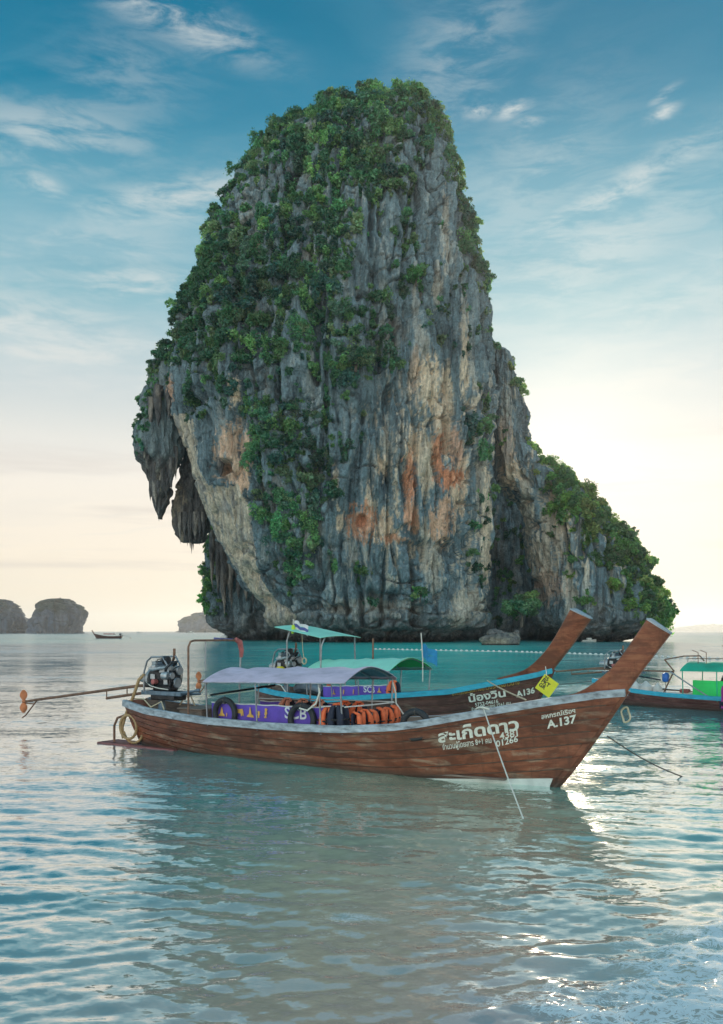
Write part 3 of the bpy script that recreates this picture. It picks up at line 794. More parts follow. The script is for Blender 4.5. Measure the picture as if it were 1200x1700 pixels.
def stalactite(px, y0, y1, hw, dep, k, root):
    nr, ns = 34, 12
    t = np.linspace(0, 1, nr)
    x0 = (px - 600) / F * dep; z0 = (1048 - y0) / F * dep + CAM_H; z1 = (1048 - (y1 - STAL_CUT)) / F * dep + CAM_H
    rad = hw / F * dep * np.interp(t, [0, .35, .7, .9, 1.0], [1.0, 1.0, .62, .30, .08])
    th = np.linspace(0, 2 * PI, ns, endpoint=False)
    T, A = np.meshgrid(t, th, indexing='ij')
    Rr = rad[:, None] * np.ones_like(A)
    Pq = np.stack([(x0 + Rr * np.cos(A)).ravel(), (dep + Rr * 1.2 * np.sin(A)).ravel(), (z0 + (z1 - z0) * T).ravel()], 1)
    nz = fbm(np.stack([Pq[:, 0] * 1.1, Pq[:, 1] * 1.1, Pq[:, 2] * .35], 1) + k * 3.7, 3)
    nz2 = fbm(np.stack([T.ravel() * 3 + k * 5.1, T.ravel() * 0, T.ravel() * 0], 1), 2)
    Pq[:, 0] += (np.cos(A) * Rr).ravel() * nz * .9 + nz2 * .5 * Rr.ravel().max() * T.ravel(); Pq[:, 1] += (np.sin(A) * Rr).ravel() * nz * .9
    idx = np.arange(nr * ns).reshape(nr, ns); nx = np.roll(idx, -1, 1)
    f = np.stack([idx[:-1], idx[1:], nx[1:], nx[:-1]], -1).reshape(-1, 4)
    Pq = np.vstack([Pq, [Pq[idx[-1]].mean(0) - np.array([0, 0, .3])]])
    f3 = np.stack([idx[-1], np.full(ns, len(Pq) - 1), nx[-1]], -1)
    s = fbm(Pq * np.array([.8, .8, .12]) + k, 3)
    c = lerp(np.tile(np.array([.12, .115, .115]), (len(Pq), 1)), np.array([.38, .33, .28]), sstep(-.1, .45, s + .15 * math.sin(k * 2.1)))
    under(np_mesh('stalactite', Pq, [f, f3], ROCK, None, colors={'rock': c}), root)
rs_ = random.Random(4)
for _ in range(13):                                             # thin drips along the ragged lower edge of the overhang
    x_ = rs_.uniform(228, 296); yb_ = np.interp(x_, [228, 240, 250, 264, 280, 296], [765, 785, 830, 850, 820, 780])
    STAL.append((x_, yb_ - 50, yb_ + rs_.uniform(-22, 22), rs_.uniform(2.2, 4.5), rs_.uniform(193, 201)))
for _ in range(7):
    x_ = rs_.uniform(288, 346); STAL.append((x_, 850, 893 + rs_.uniform(-14, 26), rs_.uniform(2.0, 3.8), rs_.uniform(200, 206)))
for k, s in enumerate(STAL):
    stalactite(*s, k, tower)
for k, (px, y0, y1, hw) in enumerate([(352, 880, 985, 5), (362, 870, 1000, 6), (372, 870, 1030, 8), (384, 880, 1020, 8), (396, 900, 1005, 7), (408, 920, 1010, 7), (420, 950, 1015, 6)]):
    stalactite(px, y0, y1, hw, 223.5, 100 + k, backr)

# boulder at the foot of the gully
bould = empty('boulder', (30, 178, 0), label='low layered grey boulder standing in the shallows below the gully', category='rock')
def boulder_piece(name, px0, px1, ytop, dep, dd, seed, zb=-.6):
    Pb = []
    ns, nr = 44, 22
    x0, x1 = (px0 - 600) / F * dep, (px1 - 600) / F * dep
    zt = (1048 - ytop) / F * dep + CAM_H
    t = np.linspace(0, 1, nr); th = np.linspace(0, 2 * PI, ns, endpoint=False)
    T, A = np.meshgrid(t, th, indexing='ij')
    prof = np.interp(t, [0, .25, .5, .75, .92, 1], [.86, .88, .96, 1.0, .9, .2])[:, None]
    sgn = lambda v: np.sign(v) * np.abs(v) ** .7
    X = (x0 + x1) / 2 + (x1 - x0) / 2 * prof * sgn(np.cos(A)); Y = dep + dd * prof * sgn(np.sin(A)); Z = zb + (zt - zb) * T
    Q = np.stack([X.ravel(), Y.ravel(), Z.ravel()], 1)
    nz = fbm(Q * np.array([.5, .5, 1.0]) + seed, 4); lay = ridged(Q * np.array([.1, .1, 1.6]) + seed, 2)
    Q[:, 0] += np.cos(A).ravel() * (nz * .9 + lay * .25); Q[:, 1] += np.sin(A).ravel() * (nz * .9 + lay * .25); Q[:, 2] += fbm(Q * .45 + seed + 9, 3) * 1.3 * T.ravel()
    idx = np.arange(nr * ns).reshape(nr, ns); nx = np.roll(idx, -1, 1)
    f = np.stack([idx[:-1], nx[:-1], nx[1:], idx[1:]], -1).reshape(-1, 4)
    Q = np.vstack([Q, [Q[idx[-1]].mean(0)]]); f3 = np.stack([idx[-1], nx[-1], np.full(ns, len(Q) - 1)], -1)
    s = fbm(Q * np.array([.7, .7, .5]) + seed, 3)
    c = lerp(np.tile(np.array([.20, .19, .18]), (len(Q), 1)), np.array([.38, .33, .25]), sstep(-.1, .4, s - (Q[:, 2] - 1.6) * .25))
    c = lerp(c, WET, 1 - sstep(.05, .45, Q[:, 2]))
    under(np_mesh(name, Q, [f, f3], ROCK, None, colors={'rock': c}), bould)
boulder_piece('stone', 797, 862, 1054, 150.0, 2.6, 3.0)
boulder_piece('capstone', 812, 838, 1046, 152.0, 1.3, 8.0, zb=1.0)
boulder_piece('capstone', 846, 863, 1052, 151.0, 1.0, 15.0, zb=1.0)

# ------------------------------------------------------------------ scrub on the rock
VEG = {140: [(480, 720, 1)], 180: [(380, 745, 1)], 220: [(330, 660, 1), (660, 690, .5), (690, 760, .95)], 260: [(330, 655, .95), (655, 700, .65), (700, 735, .45), (735, 770, .9)],
       300: [(320, 440, .7), (440, 510, .35), (510, 640, .9), (640, 682, .7), (682, 745, .12), (745, 780, .85)], 340: [(310, 386, .5), (386, 448, .22), (448, 600, .92), (600, 620, .3), (620, 645, .5), (645, 745, .10), (755, 790, .9)],
       380: [(300, 405, .6), (405, 432, .2), (432, 595, .95), (595, 648, .15), (648, 690, .55), (690, 757, .05), (757, 800, .9)], 420: [(280, 590, .95), (590, 650, .15), (650, 690, .75), (690, 757, .05), (760, 815, .9)],
       460: [(260, 580, .97), (580, 650, .15), (650, 712, .75), (712, 757, .06), (757, 820, .75)], 500: [(250, 575, .97), (575, 620, .25), (620, 655, .6), (655, 692, .15), (692, 722, .35), (722, 775, .06), (775, 820, .5)],
       540: [(240, 600, .95), (600, 652, .7), (652, 740, .15), (780, 825, .55)], 580: [(230, 560, .85), (560, 660, .95), (660, 720, .35), (720, 790, .04), (790, 830, .2)],
       620: [(225, 300, .5), (300, 540, .62), (540, 655, .85), (655, 700, .1)], 650: [(220, 275, .7), (310, 388, .8), (400, 480, .35), (480, 540, .45), (540, 592, .8), (592, 640, .15), (768, 805, .5)],
       680: [(255, 280, .3), (310, 375, .55), (408, 530, .82), (530, 605, .6), (768, 808, .6)], 720: [(412, 520, .88), (520, 605, .7), (768, 808, .6)], 760: [(415, 550, .88), (550, 585, .35), (772, 808, .5)],
       800: [(420, 552, .85), (552, 570, .2), (778, 806, .45)], 840: [(432, 545, .82), (545, 560, .2), (785, 812, .65)], 880: [(442, 532, .82), (785, 812, .75)], 920: [(448, 522, .88), (530, 572, .4), (780, 808, .6)],
       960: [(462, 520, .9), (550, 622, .55), (775, 802, .4)], 990: [(472, 505, .6), (565, 622, .4), (682, 715, .5)], 1020: []}
VEG_SPUR = {590: [(845, 870, .5)], 640: [(852, 880, .45)], 690: [(860, 890, .5)], 730: [(870, 900, .6), (815, 840, .2)], 765: [(885, 930, .9)], 800: [(905, 975, .95)], 840: [(925, 1010, .95)], 880: [(962, 1050, .95), (900, 962, .12)],
            920: [(985, 1075, .95), (900, 985, .12)], 960: [(1010, 1095, .92), (940, 1010, .2)], 1000: [(1042, 1115, .9), (965, 1042, .42), (930, 965, .12)], 1030: [(1060, 1120, .8), (950, 1000, .3)], 1048: []}
VEG_GULLY = {700: [], 780: [(815, 865, .9)], 830: [(815, 860, .9)], 900: [(815, 870, .6)], 960: [(810, 890, .7)], 1010: [(805, 900, .8)], 1045: []}
VEG_BACK = {860: [(350, 372, .5)], 900: [(340, 362, .8)], 950: [(330, 362, .85)], 1000: [(330, 366, .9)], 1030: [(335, 370, .5)], 1045: []}
VEG_CURT = {590: [(215, 310, .9)], 640: [(215, 275, .8)], 690: [(215, 262, .7)], 730: [(210, 250, .7)], 765: []}
rg = np.random.default_rng(99)
parts = [scatter(TP, TI, TNF, VEG, 2900, rg, .6, 2.7), scatter(BP, BI, BNF, VEG_SPUR, 800, rg, .8, 2.6), scatter(GP, GI_, GNF, VEG_GULLY, 60, rg, .9, 2.2), scatter(KP, KI, KNF, VEG_BACK, 110, rg, .8, 2.0), scatter(CAP_, CAI, CANF, VEG_CURT, 70, rg, .6, 1.6)]
cc = np.vstack([p[0] for p in parts]); cn = np.vstack([p[1] for p in parts]); cr_ = np.concatenate([p[2] for p in parts])
# backlight glow painted yellow into the spur scrub, blue-green on the tower
vt = np.vstack([np.tile(np.array(t_), (len(p_[0]), 1)) for t_, p_ in zip([(1, 1, 1.1), (1.4, 1.2, .8), (1, 1, 1), (1.3, 1.2, .9), (1, 1, 1)], parts)])
leaf_mesh('cliff_vegetation', cc, cn, cr_, 120, .60, rg, tint=vt, hug=.5, label='dense green scrub and small trees clinging to the limestone cliffs', category='vegetation', kind='stuff')

# ------------------------------------------------------------------ single trees that stand out
BARK = principled('bark', (.10, .085, .07), .9, var=.4, scale=3)
def tree(name, px, py, dep, h, rad, label, lobes=5, tint=None, lean=(0, 0), group=None):
    """py: photo height of the crown's centre"""
    c = Vector(((px - 600) / F * dep, dep, (1048 - py) / F * dep + CAM_H))
    base = c - Vector((lean[0], lean[1], h))
    root = empty(name, base, label=label, category='tree', group=group)
    rg2 = np.random.default_rng(int(px * 7 + py))
    mb = MB()
    mid = Vector((lean[0] * .4 + .15, lean[1] * .4, h * .55)); top = Vector((lean[0], lean[1], h))
    mb.tube([(0, 0, -.6), mid * .5, mid, top], [rad * .10, rad * .085, rad * .065, rad * .03], 7)
    cs = []
    for i in range(lobes):
        a = 2 * PI * i / lobes + rg2.uniform(-.4, .4); rr = rad * rg2.uniform(.35, .7)
        e = top + Vector((math.cos(a) * rr, math.sin(a) * rr, rad * rg2.uniform(-.35, .45)))
        mb.tube([mid, (mid + e) / 2 + Vector((0, 0, rad * .12)), e], [rad * .05, rad * .035, rad * .012], 5)
        cs.append(e)
    mb.build('trunk', BARK, root, smooth=True)
    cs.append(top + Vector((0, 0, rad * .3)))
    cen = np.array([tuple(v) for v in cs]); n0 = np.tile(np.array([0, -.4, .4]), (len(cs), 1))
    leaf_mesh('crown', cen, n0, np.array([rad * rg2.uniform(.5, .68) for _ in cs]), 190, .48, rg2, root, tint=tint)
    return root
tree('cliff_tree', 546, 163, 196, 2.6, 1.9, 'small dark tree standing up from the skyline left of the tower summit')
tree('shore_tree', 866, 1010, 188, 3.6, 3.9, 'bushy bright green tree at the foot of the dark gully behind the boulder', lobes=8, tint=np.array([1.25, 1.25, .9]))
tree('cliff_shrub', 697, 986, 171, 1.2, 1.7, 'round green shrub just above the cave mouth at the foot of the tower', tint=np.array([1.2, 1.2, .9]))
tree('ridge_tree', 938, 792, 206, 2.2, 1.7, 'topmost tree on the ridge of the spur, glowing in the backlight')
tree('ridge_tree', 985, 838, 206, 2.2, 1.8, 'rounded ridge tree on the spur, second down from the top')
tree('ridge_tree', 1046, 890, 206, 2.2, 1.8, 'ridge tree at the middle of the spur where the slope steepens')
tree('ridge_tree', 1102, 1006, 206, 2.0, 1.7, 'lowest tree on the spur leaning out over the sea', lean=(.8, -.2))
tree('cliff_shrub', 236, 668, 198, 1.2, 1.7, 'wispy shrub on the left skyline above the hanging stalactites', lean=(-.6, 0))
tree('cliff_shrub', 233, 735, 198, 1.0, 1.5, 'dark shrub on the lip of the overhang at the far left of the tower', lean=(-.4, 0))
tree('cliff_shrub', 355, 350, 196, 1.6, 1.6, 'shrub on the step in the left skyline halfway up the tower')
tree('cliff_shrub', 590, 600, 170, 1.5, 3.2, 'broad leafy tree on the ledge in the middle of the tower face', lobes=7)
tree('cliff_shrub', 690, 462, 176, 1.0, 2.0, 'rounded green bush alone on the bare upper right face', tint=np.array([1.1, 1.2, .9]))

# ------------------------------------------------------------------ far islands
def island(px_prof, Yc, D, label, seed, green=.55, nm='far_island'):
    o, P, i, nf = rock_body(nm, px_prof, Yc, D, 150, 30, 90, seed=seed, amp=Yc / 300.0, notch=0.0, patches=False, freq=330.0 / Yc, mat=FARROCK, label=label, category='island')
    q = P * (150.0 / Yc)
    n = fbm(q * np.array([.12, .12, .06]) + seed, 4, .6); s = fbm(q * np.array([.4, .4, .05]) + seed, 3)
    zt = P[:, 2] / P[:, 2].max()
    c = lerp(np.tile(np.array([.05, .075, .11]), (len(P), 1)), np.array([.09, .105, .13]), sstep(.0, .5, s))
    c = lerp(c, np.array([.025, .045, .035]), sstep(.15, .5, n + (zt - .35) * .9) * .95)
    at = o.data.color_attributes['rock']; a4 = np.ones((len(P), 4), np.float32); a4[:, :3] = c
    at.data.foreach_set('color', a4.ravel())
    return o
island([(1056, 50, 118), (1046, 50, 120), (1030, 55, 125), (1015, 60, 126), (1006, 64, 122), (1001, 69, 117), (996, 80, 110), (993, 90, 104)], 950, 45, 'blocky limestone island standing alone on the left horizon', 210.0)
island([(1052, -60, 26), (1046, -58, 29), (1030, -55, 27), (1015, -50, 20), (1005, -45, 12), (997, -40, 3), (994, -20, -6)], 980, 45, 'limestone island cut off by the left edge of the picture', 260.0)
island([(1050, 292, 420), (1044, 291, 430), (1034, 294, 430), (1028, 300, 428), (1023, 312, 420), (1019, 322, 410), (1017, 330, 400)], 1900, 150, 'low hazy island half hidden behind the left foot of the tower', 310.0)
island([(1049, 1080, 1420), (1046, 1090, 1420), (1043, 1120, 1400), (1041, 1140, 1380), (1039, 1162, 1300), (1037.5, 1172, 1200)], 6200, 300, 'pale distant mountain range on the right horizon', 360.0, nm='far_mountain')

# ------------------------------------------------------------------ haze in the air
def build_haze():
    m = bpy.data.materials.new('haze'); m.use_nodes = True
    t = NT(m.node_tree); t.n.clear()
    out = t.add('ShaderNodeOutputMaterial')
    v = t.add('ShaderNodeVolumePrincipled')
    v.inputs['Color'].default_value = (.88, .93, .98, 1)
    v.inputs['Density'].default_value = HAZE
    v.inputs['Anisotropy'].default_value = .45
    t.link(v.outputs[0], out.inputs['Volume'])
    o = MB().box((0, 3350, 68.5), (14400, 7300, 143)).build('haze', m, kind='stuff', label='thin sea haze in the air over the bay', category='haze')
    return o
HAZE = 0.00016

# ================================================================== boats
def loft(mb, rings, cap=True):
    n = len(rings[0]); m = len(rings)
    vs = [p for r in rings for p in r]
    fs = [(i * n + k, i * n + (k + 1) % n, (i + 1) * n + (k + 1) % n, (i + 1) * n + k) for i in range(m - 1) for k in range(n)]
    if cap: fs += [tuple(range(n - 1, -1, -1)), tuple((m - 1) * n + k for k in range(n))]
    return mb._add(vs, fs)

def wood_material(name, dark, mid, light, rough=.38, worn=.5, seed=0.0):
    m = bpy.data.materials.new(name); m.use_nodes = True
    t = NT(m.node_tree); b = t.n['Principled BSDF']
    co = t.add('ShaderNodeTexCoord').outputs['Object']
    rnd = t.add('ShaderNodeObjectInfo').outputs['Random']
    off = t.add('ShaderNodeCombineXYZ'); t.link(t.math('MULTIPLY', rnd, 31.0), off.inputs[0]); off.inputs[1].default_value = seed
    cv = t.vmath('ADD', co, off.outputs[0])
    grain = t.noise(t.mapping(cv, scale=(.8, 3, 5)), 2.6, 8, .7, .9)
    blot = t.noise(t.mapping(co, (seed, 0, 0), scale=(.9, 1.2, 2.2)), 1.4, 5, .62, .5)
    drip = t.noise(t.mapping(co, (seed, 3, 0), scale=(5, 2, .5)), 2.2, 4, .6)
    c = t.ramp(grain, [(.28, dark), (.48, mid), (.72, light)])
    c = t.mix(t.ramp(blot, [(.44, 0.0), (.58, .8)]), c, tuple(x * .45 for x in mid) + (1,))
    c = t.mix(t.ramp(t.noise(t.mapping(co, (seed + 4, 3, 2), scale=(.7, 1, 3.5)), 2.2, 6, .7, .6), [(.53, 0.0), (.68, worn)]), c, (.40, .29, .20, 1))
    c = t.mix(t.math('MULTIPLY', t.ramp(drip, [(.55, 0.0), (.72, .5)]), .8), c, tuple(x * .35 for x in dark) + (1,))
    zs = t.add('ShaderNodeSeparateXYZ'); t.link(co, zs.inputs[0])
    tide = t.math('ADD', zs.outputs[2], t.math('MULTIPLY', t.math('SUBTRACT', blot, .5), .35))
    c = t.mix(t.ramp(tide, [(0.02, .75), (0.20, .0)]), c, (.045, .040, .034, 1))       # weed and damp along the waterline
    k = t.math('ADD', .76, t.math('MULTIPLY', rnd, .46))
    c = t.vmath('SCALE', c, scale=k)
    t.link(c, b.inputs['Base Color'])
    t.link(t.ramp(blot, [(.3, rough), (.7, min(1, rough + .3))]), b.inputs['Roughness'])
    bn = t.add('ShaderNodeBump'); bn.inputs['Strength'].default_value = .35; bn.inputs['Distance'].default_value = .012
    t.link(grain, bn.inputs['Height']); t.link(bn.outputs[0], b.inputs['Normal'])
    return m
WOOD_A = wood_material('varnished_hull_wood', (.095, .025, .013), (.25, .070, .032), (.40, .145, .072), .26, .7, 0.0)
WOOD_B = wood_material('dark_hull_wood', (.06, .022, .018), (.13, .046, .035), (.21, .085, .06), .42, .35, 5.0)
WOOD_C = wood_material('red_hull_wood', (.11, .035, .035), (.20, .07, .06), (.30, .13, .11), .45, .35, 9.0)
WOOD_POST = wood_material('prow_wood', (.14, .038, .020), (.29, .085, .040), (.42, .16, .075), .30, .15, 13.0)
WOOD_IN = principled('worn_inner_wood', (.20, .15, .12), .7, var=.5, scale=3, stretch=(1, 6, 6))
GREYPAINT = principled('weathered_grey_paint', (.36, .39, .42), .6, var=.6, scale=5, stretch=(1, 3, 3), bump=.3)
BLUEPAINT = principled('turquoise_paint', (.03, .38, .52), .5, var=.3, scale=4, stretch=(1, 3, 3))
WHITEPAINT = principled('white_paint', (.70, .68, .64), .55, var=.25, scale=4)
LETTER = principled('cream_lettering', (.78, .74, .64), .6, var=.18, scale=20)
GOLD = principled('gold_lettering', (.50, .30, .06), .55, var=.35, scale=14)
REDOX = principled('red_bottom_paint', (.26, .085, .08), .6, var=.4, scale=5)
CAPMETAL = principled('zinc_sheet', (.42, .46, .50), .45, .55, var=.2, scale=9)
STEEL = principled('dull_steel', (.32, .33, .35), .45, .8, var=.35, scale=9)
BLUESTEEL = principled('blue_grey_steel', (.16, .22, .28), .5, .5, var=.4, scale=7)
RUST_M = principled('rusty_pipe', (.24, .13, .085), .7, .3, var=.5, scale=9)
GREASE = principled('greasy_iron', (.045, .045, .050), .45, .6, var=.6, scale=12)
ALU = principled('cast_aluminium', (.48, .49, .50), .45, .7, var=.35, scale=16)
RUBBER = principled('black_rubber', (.022, .024, .028), .6, var=.4, scale=8)
HOSE = principled('yellowed_hose', (.42, .26, .12), .5, var=.35, scale=8)
BRONZE = principled('bronze_propeller', (.55, .20, .09), .45, .5, var=.3, scale=9)
ROPE_W = principled('white_rope', (.72, .68, .60), .8, var=.2, scale=30)
ROPE_D = principled('dark_rope', (.10, .085, .075), .85, var=.3, scale=30)
ROPE_Y = principled('yellowed_rope', (.55, .45, .30), .85, var=.3, scale=30)
LILAC = principled('lilac_canopy_cloth', (.64, .52, .63), .8, var=.22, scale=2.2, stretch=(1, 2, 1))
MINT = principled('mint_canopy_cloth', (.34, .76, .60), .75, var=.12, scale=2)
GREENC = principled('green_canopy_cloth', (.04, .72, .16), .7, var=.15, scale=2)
TEALC = principled('green_tarpaulin', (.02, .42, .26), .7, var=.25, scale=2)
PURPLE = principled('purple_banner_cloth', (.14, .075, .48), .65, var=.25, scale=3)
MOTIF = principled('gold_print', (.75, .42, .10), .6)
WPRINT = principled('white_print', (.70, .70, .74), .6)
ORANGE = principled('orange_nylon', (.88, .17, .06), .7, var=.2, scale=12, bump=.3)
PALEOR = principled('faded_orange_nylon', (.85, .36, .24), .75, var=.15, scale=12)
NAVY = principled('navy_nylon', (.018, .022, .045), .75, var=.3, scale=12)
BLACKST = principled('black_strap', (.02, .018, .02), .7)
YELLOW = principled('yellow_plastic', (.80, .62, .03), .5, var=.1, scale=6)
SIGNY = principled('yellow_sign_board', (.80, .72, .03), .5, var=.1, scale=6)
SIGNB = principled('sign_black', (.03, .03, .025), .6)
BLUEP = principled('blue_plastic', (.02, .13, .45), .4, var=.2, scale=6)
PINKCAP = principled('red_pink_wrap', (.42, .12, .11), .7, var=.3, scale=12)

class Hull:
    def __init__(self, L, zg, rake=1.16, bmul=1.0, zbow=1.0, keel=-.30):
        self.L = L; self.zgx, self.zgz = zg; self.rake = rake; self.bmul = bmul; self.keel = keel
        self.bu = [0, .04, .10, .2, .45, .65, .8, .9, .97, 1.0]; self.bb = [.34, .46, .60, .74, .86, .82, .62, .36, .12, .045]
    def xk(self, u): return .10 + u * (self.L - .10)
    def xg(self, u): return -.30 + u * (self.L + self.rake + .30)
    def zg(self, u): return float(np.interp(self.xg(u) / self.L, self.zgx, self.zgz))
    def zk(self, u): return float(np.interp(u, [0, .1, .3, .75, .93, 1.0], [-.02, -.12, self.keel, self.keel, -.18, -.10]))
    def bg(self, u): return float(np.interp(u, self.bu, self.bb)) * self.bmul
    def pt(self, u, v, side, off=0.0):
        w = v ** .9
        x = self.xk(u) * (1 - w) + self.xg(u) * w
        z = self.zk(u) * (1 - v) + self.zg(u) * v
        b = self.bg(u); bk = b * .42 + .01
        y = bk + (b - bk) * v ** .62 + off
        return Vector((x, side * y, z))
    def surf(self, x, z, side, off):
        """point on the side of the hull at a given length and height"""
        u = x / (self.L + .5)
        for _ in range(6):
            v = min(max((z - self.zk(u)) / (self.zg(u) - self.zk(u)), 0), 1); w = v ** .9
            a = .10 * (1 - w) - .30 * w; e = (self.L) * (1 - w) + (self.L + self.rake) * w
            u = min(max((x - a) / (e - a), 0), 1)
        b = self.bg(u); bk = b * .42 + .01
        return Vector((x, side * (bk + (b - bk) * v ** .62 + off), z))
    def rail(self, x):
        """half breadth and gunwale height at a given length"""
        u = min(max((x + .30) / (self.L + self.rake + .30), 0), 1)
        return self.bg(u), self.zg(u)

def text_mesh(body, size, bold=0.0):
    c = bpy.data.curves.new('lettering', 'FONT'); c.body = body; c.size = size; c.offset = bold; c.resolution_u = 3
    o = bpy.data.objects.new('lettering', c); COL.objects.link(o)
    bpy.context.view_layer.update()
    me = o.to_mesh()
    vs = [v.co.copy() for v in me.vertices]; fs = [tuple(p.vertices) for p in me.polygons]
    o.to_mesh_clear(); bpy.data.objects.remove(o); bpy.data.curves.remove(c)
    return vs, fs

def hull_text(hull, body, x0, x1, z0, z1, mat, parent, side=-1, bold=.0, height=None, off=.022):
    """lettering painted on the side: from (x0, z0) to (x1, z1) along its base line"""
    vs, fs = text_mesh(body, 1.0, bold)
    w = max(v.x for v in vs) - min(v.x for v in vs); xm = min(v.x for v in vs)
    k = (x1 - x0) / w
    hk = k if height is None else (height if height > 0 else -k * height)
    out = []
    for v in vs:
        s = (v.x - xm) * k
        x = x0 + s; z = z0 + (z1 - z0) * s / (x1 - x0) + v.y * hk
        out.append(hull.surf(x, z, side, off))
    mb = MB(); mb._add(out, fs)
    o = mb.build('lettering', mat, parent)
    return o

def build_hull(root, hull, wood, rail_mat, detail=True, transom=True, white_boot=False, nstr=8):
    us = [i / 52 for i in range(53)]
    mb = MB()
    rows = []
    for u in us:
        r = [hull.pt(u, v, -1, -.02) for v in (1, .8, .6, .4, .2, 0)] + [hull.pt(u, v, 1, -.02) for v in (0, .2, .4, .6, .8, 1)]
        rows.append(r)
    mb.grid(rows)
    # inner skin
    rows2 = []
    for u in us:
        e = min(.07, hull.bg(u) * .6)
        r = [hull.pt(u, v, -1, -e) + Vector((0, 0, .02)) for v in (1, .8, .6, .4, .2, .08)] + [hull.pt(u, v, 1, -e) + Vector((0, 0, .02)) for v in (.08, .2, .4, .6, .8, 1)]
        rows2.append(r)
    mb.grid(rows2)
    n = len(rows[0]); mb._add(rows[0], [tuple(range(n))])
    ho = mb.build('hull', WOOD_IN, root, smooth=True)
    # strakes
    vb = [0, .12, .25, .37, .50, .62, .74, .87, 1.0] if nstr == 8 else [0, .33, .66, 1.0]
    for side in (-1, 1):
        for k in range(len(vb) - 1):
            g = .007 if nstr == 8 else 0
            rows = []
            jit = .004 * ((k * 7 + (side > 0) * 3) % 3)
            for u in us:
                rows.append([hull.pt(u, vb[k] + (g if k else 0), side, .010 + jit), hull.pt(u, (vb[k] + vb[k + 1]) / 2, side, .013 + jit), hull.pt(u, vb[k + 1] - g, side, .010 + jit)])
            MB().sheet(rows, .028, (0, side, 0)).build('plank', wood, ho, smooth=True)
    # gunwales
    for side in (-1, 1):
        rings = []
        for i in range(61):
            u = i / 60
            p = hull.pt(u, 1, side)
            h = .112 - .025 * u
            o_, n_ = p.y + side * .045, p.y - side * min(.06, hull.bg(u) * .8)
            rings.append([Vector((p.x, o_, p.z + .005)), Vector((p.x, o_, p.z - h)), Vector((p.x, p.y, p.z - h)), Vector((p.x, n_, p.z - .05)), Vector((p.x, n_, p.z + .02)), Vector((p.x, o_ - side * .02, p.z + .025))])
        loft(MB(), rings).build('gunwale', rail_mat, root, smooth=True)
    # stem: the sharp timber the planks run into
    rings = []
    for i in range(9):
        v = i / 8
        p = hull.pt(1.0, v, 1); x, z = p.x, p.z
        rings.append([Vector((x + .055, -.012, z - .01)), Vector((x + .055, .012, z - .01)), Vector((x - .10, .075, z)), Vector((x - .10, -.075, z))])
    loft(MB(), rings).build('stem', wood, root, smooth=True)
    # transom board
    e = hull.pt(0, 1, 1)
    ring = [hull.pt(0, v, -1) for v in (1, .7, .4, 0)] + [hull.pt(0, v, 1) for v in (0, .4, .7, 1)]
    loft(MB(), [[p + Vector((-.035, 0, 0)) for p in ring], [p + Vector((.02, 0, 0)) for p in ring]]).build('transom', wood, root)
    # floor and thwarts
    rows = [[Vector((x, y * max(.1, hull.rail(x)[0] * .62), .10)) for y in (-1, -.5, 0, .5, 1)] for x in np.linspace(.9, hull.L * .93, 24)]
    MB().sheet(rows, .03).build('floor', WOOD_IN, root)
    if detail:
        for x in np.linspace(hull.L * .20, hull.L * .84, 6):
            b, z = hull.rail(x)
            MB().bbox((x, 0, z - .24), (.24, 2 * b - .16, .035), .01).build('thwart', WOOD_IN, root)
        # foredeck
        xs = np.linspace(hull.L * .86, hull.L * 1.06, 10)
        rows = [[Vector((x, y * max(.02, hull.rail(x)[0] - .06), hull.rail(x)[1] - .07)) for y in (-1, 0, 1)] for x in xs]
        MB().sheet(rows, .03).build('foredeck', WOOD_IN, root)
    if white_boot:
        x0 = hull.L * .70
        rows = []
        for i in range(30):
            x = x0 + (hull.L + .06 - x0) * i / 29
            top = -.05 + .185 * i / 29
            rows.append([hull.surf(min(x, hull.L + max(0, z) * .7), z, -1, .030) for z in (-.12, (top - .12) / 2, top)])
        MB().sheet(rows, .012, (0, -1, 0)).build('boot_stripe', WHITEPAINT, root)
    return ho

def build_prow(root, L, lead, aft, wa, wn, mat):
    """lead / aft: lists of (x beyond L, z); rings run from the sheer to the tip"""
    n = 14
    ks = np.linspace(0, 1, n)
    def cv(tab, k):
        t = np.linspace(0, 1, len(tab))
        return np.interp(k, t, [p[0] for p in tab]), np.interp(k, t, [p[1] for p in tab])
    def sm(tab):
        a = np.array([cv(tab, k) for k in ks])
        for _ in range(2): a[1:-1] = (a[:-2] + 2 * a[1:-1] + a[2:]) / 4
        return a
    le, af = sm(lead), sm(aft)
    rings = []
    for i, k in enumerate(ks):
        A = Vector((L + af[i][0], 0, af[i][1])); B = Vector((L + le[i][0], 0, le[i][1]))
        d = (B - A)
        w = wa[0] + (wa[1] - wa[0]) * k ** .8; q = wn
        r = []
        for (f, yy) in ((0, -.42), (.06, -.5), (.5, -.43), (.93, -.5 * q / w - .04), (1.0, -.3 * q / w), (1.0, .3 * q / w), (.93, .5 * q / w + .04), (.5, .43), (.06, .5), (0, .42)):
            r.append(A + d * f + Vector((0, yy * w, 0)))
        rings.append(r)
    p = loft(MB(), rings).build('prow_post', mat, root, smooth=True, angle=28)
    ax = (sum(rings[-1], Vector()) - sum(rings[-2], Vector())).normalized()
    c = sum(rings[-1], Vector()) / len(rings[-1])
    base = [c + (q - c) * 1.04 - ax * .012 for q in rings[-1]]
    loft(MB(), [base, [q + ax * .022 for q in base], [c + (q - c) * .9 + ax * .016 for q in base]]).build('prow_cap', CAPMETAL, root)

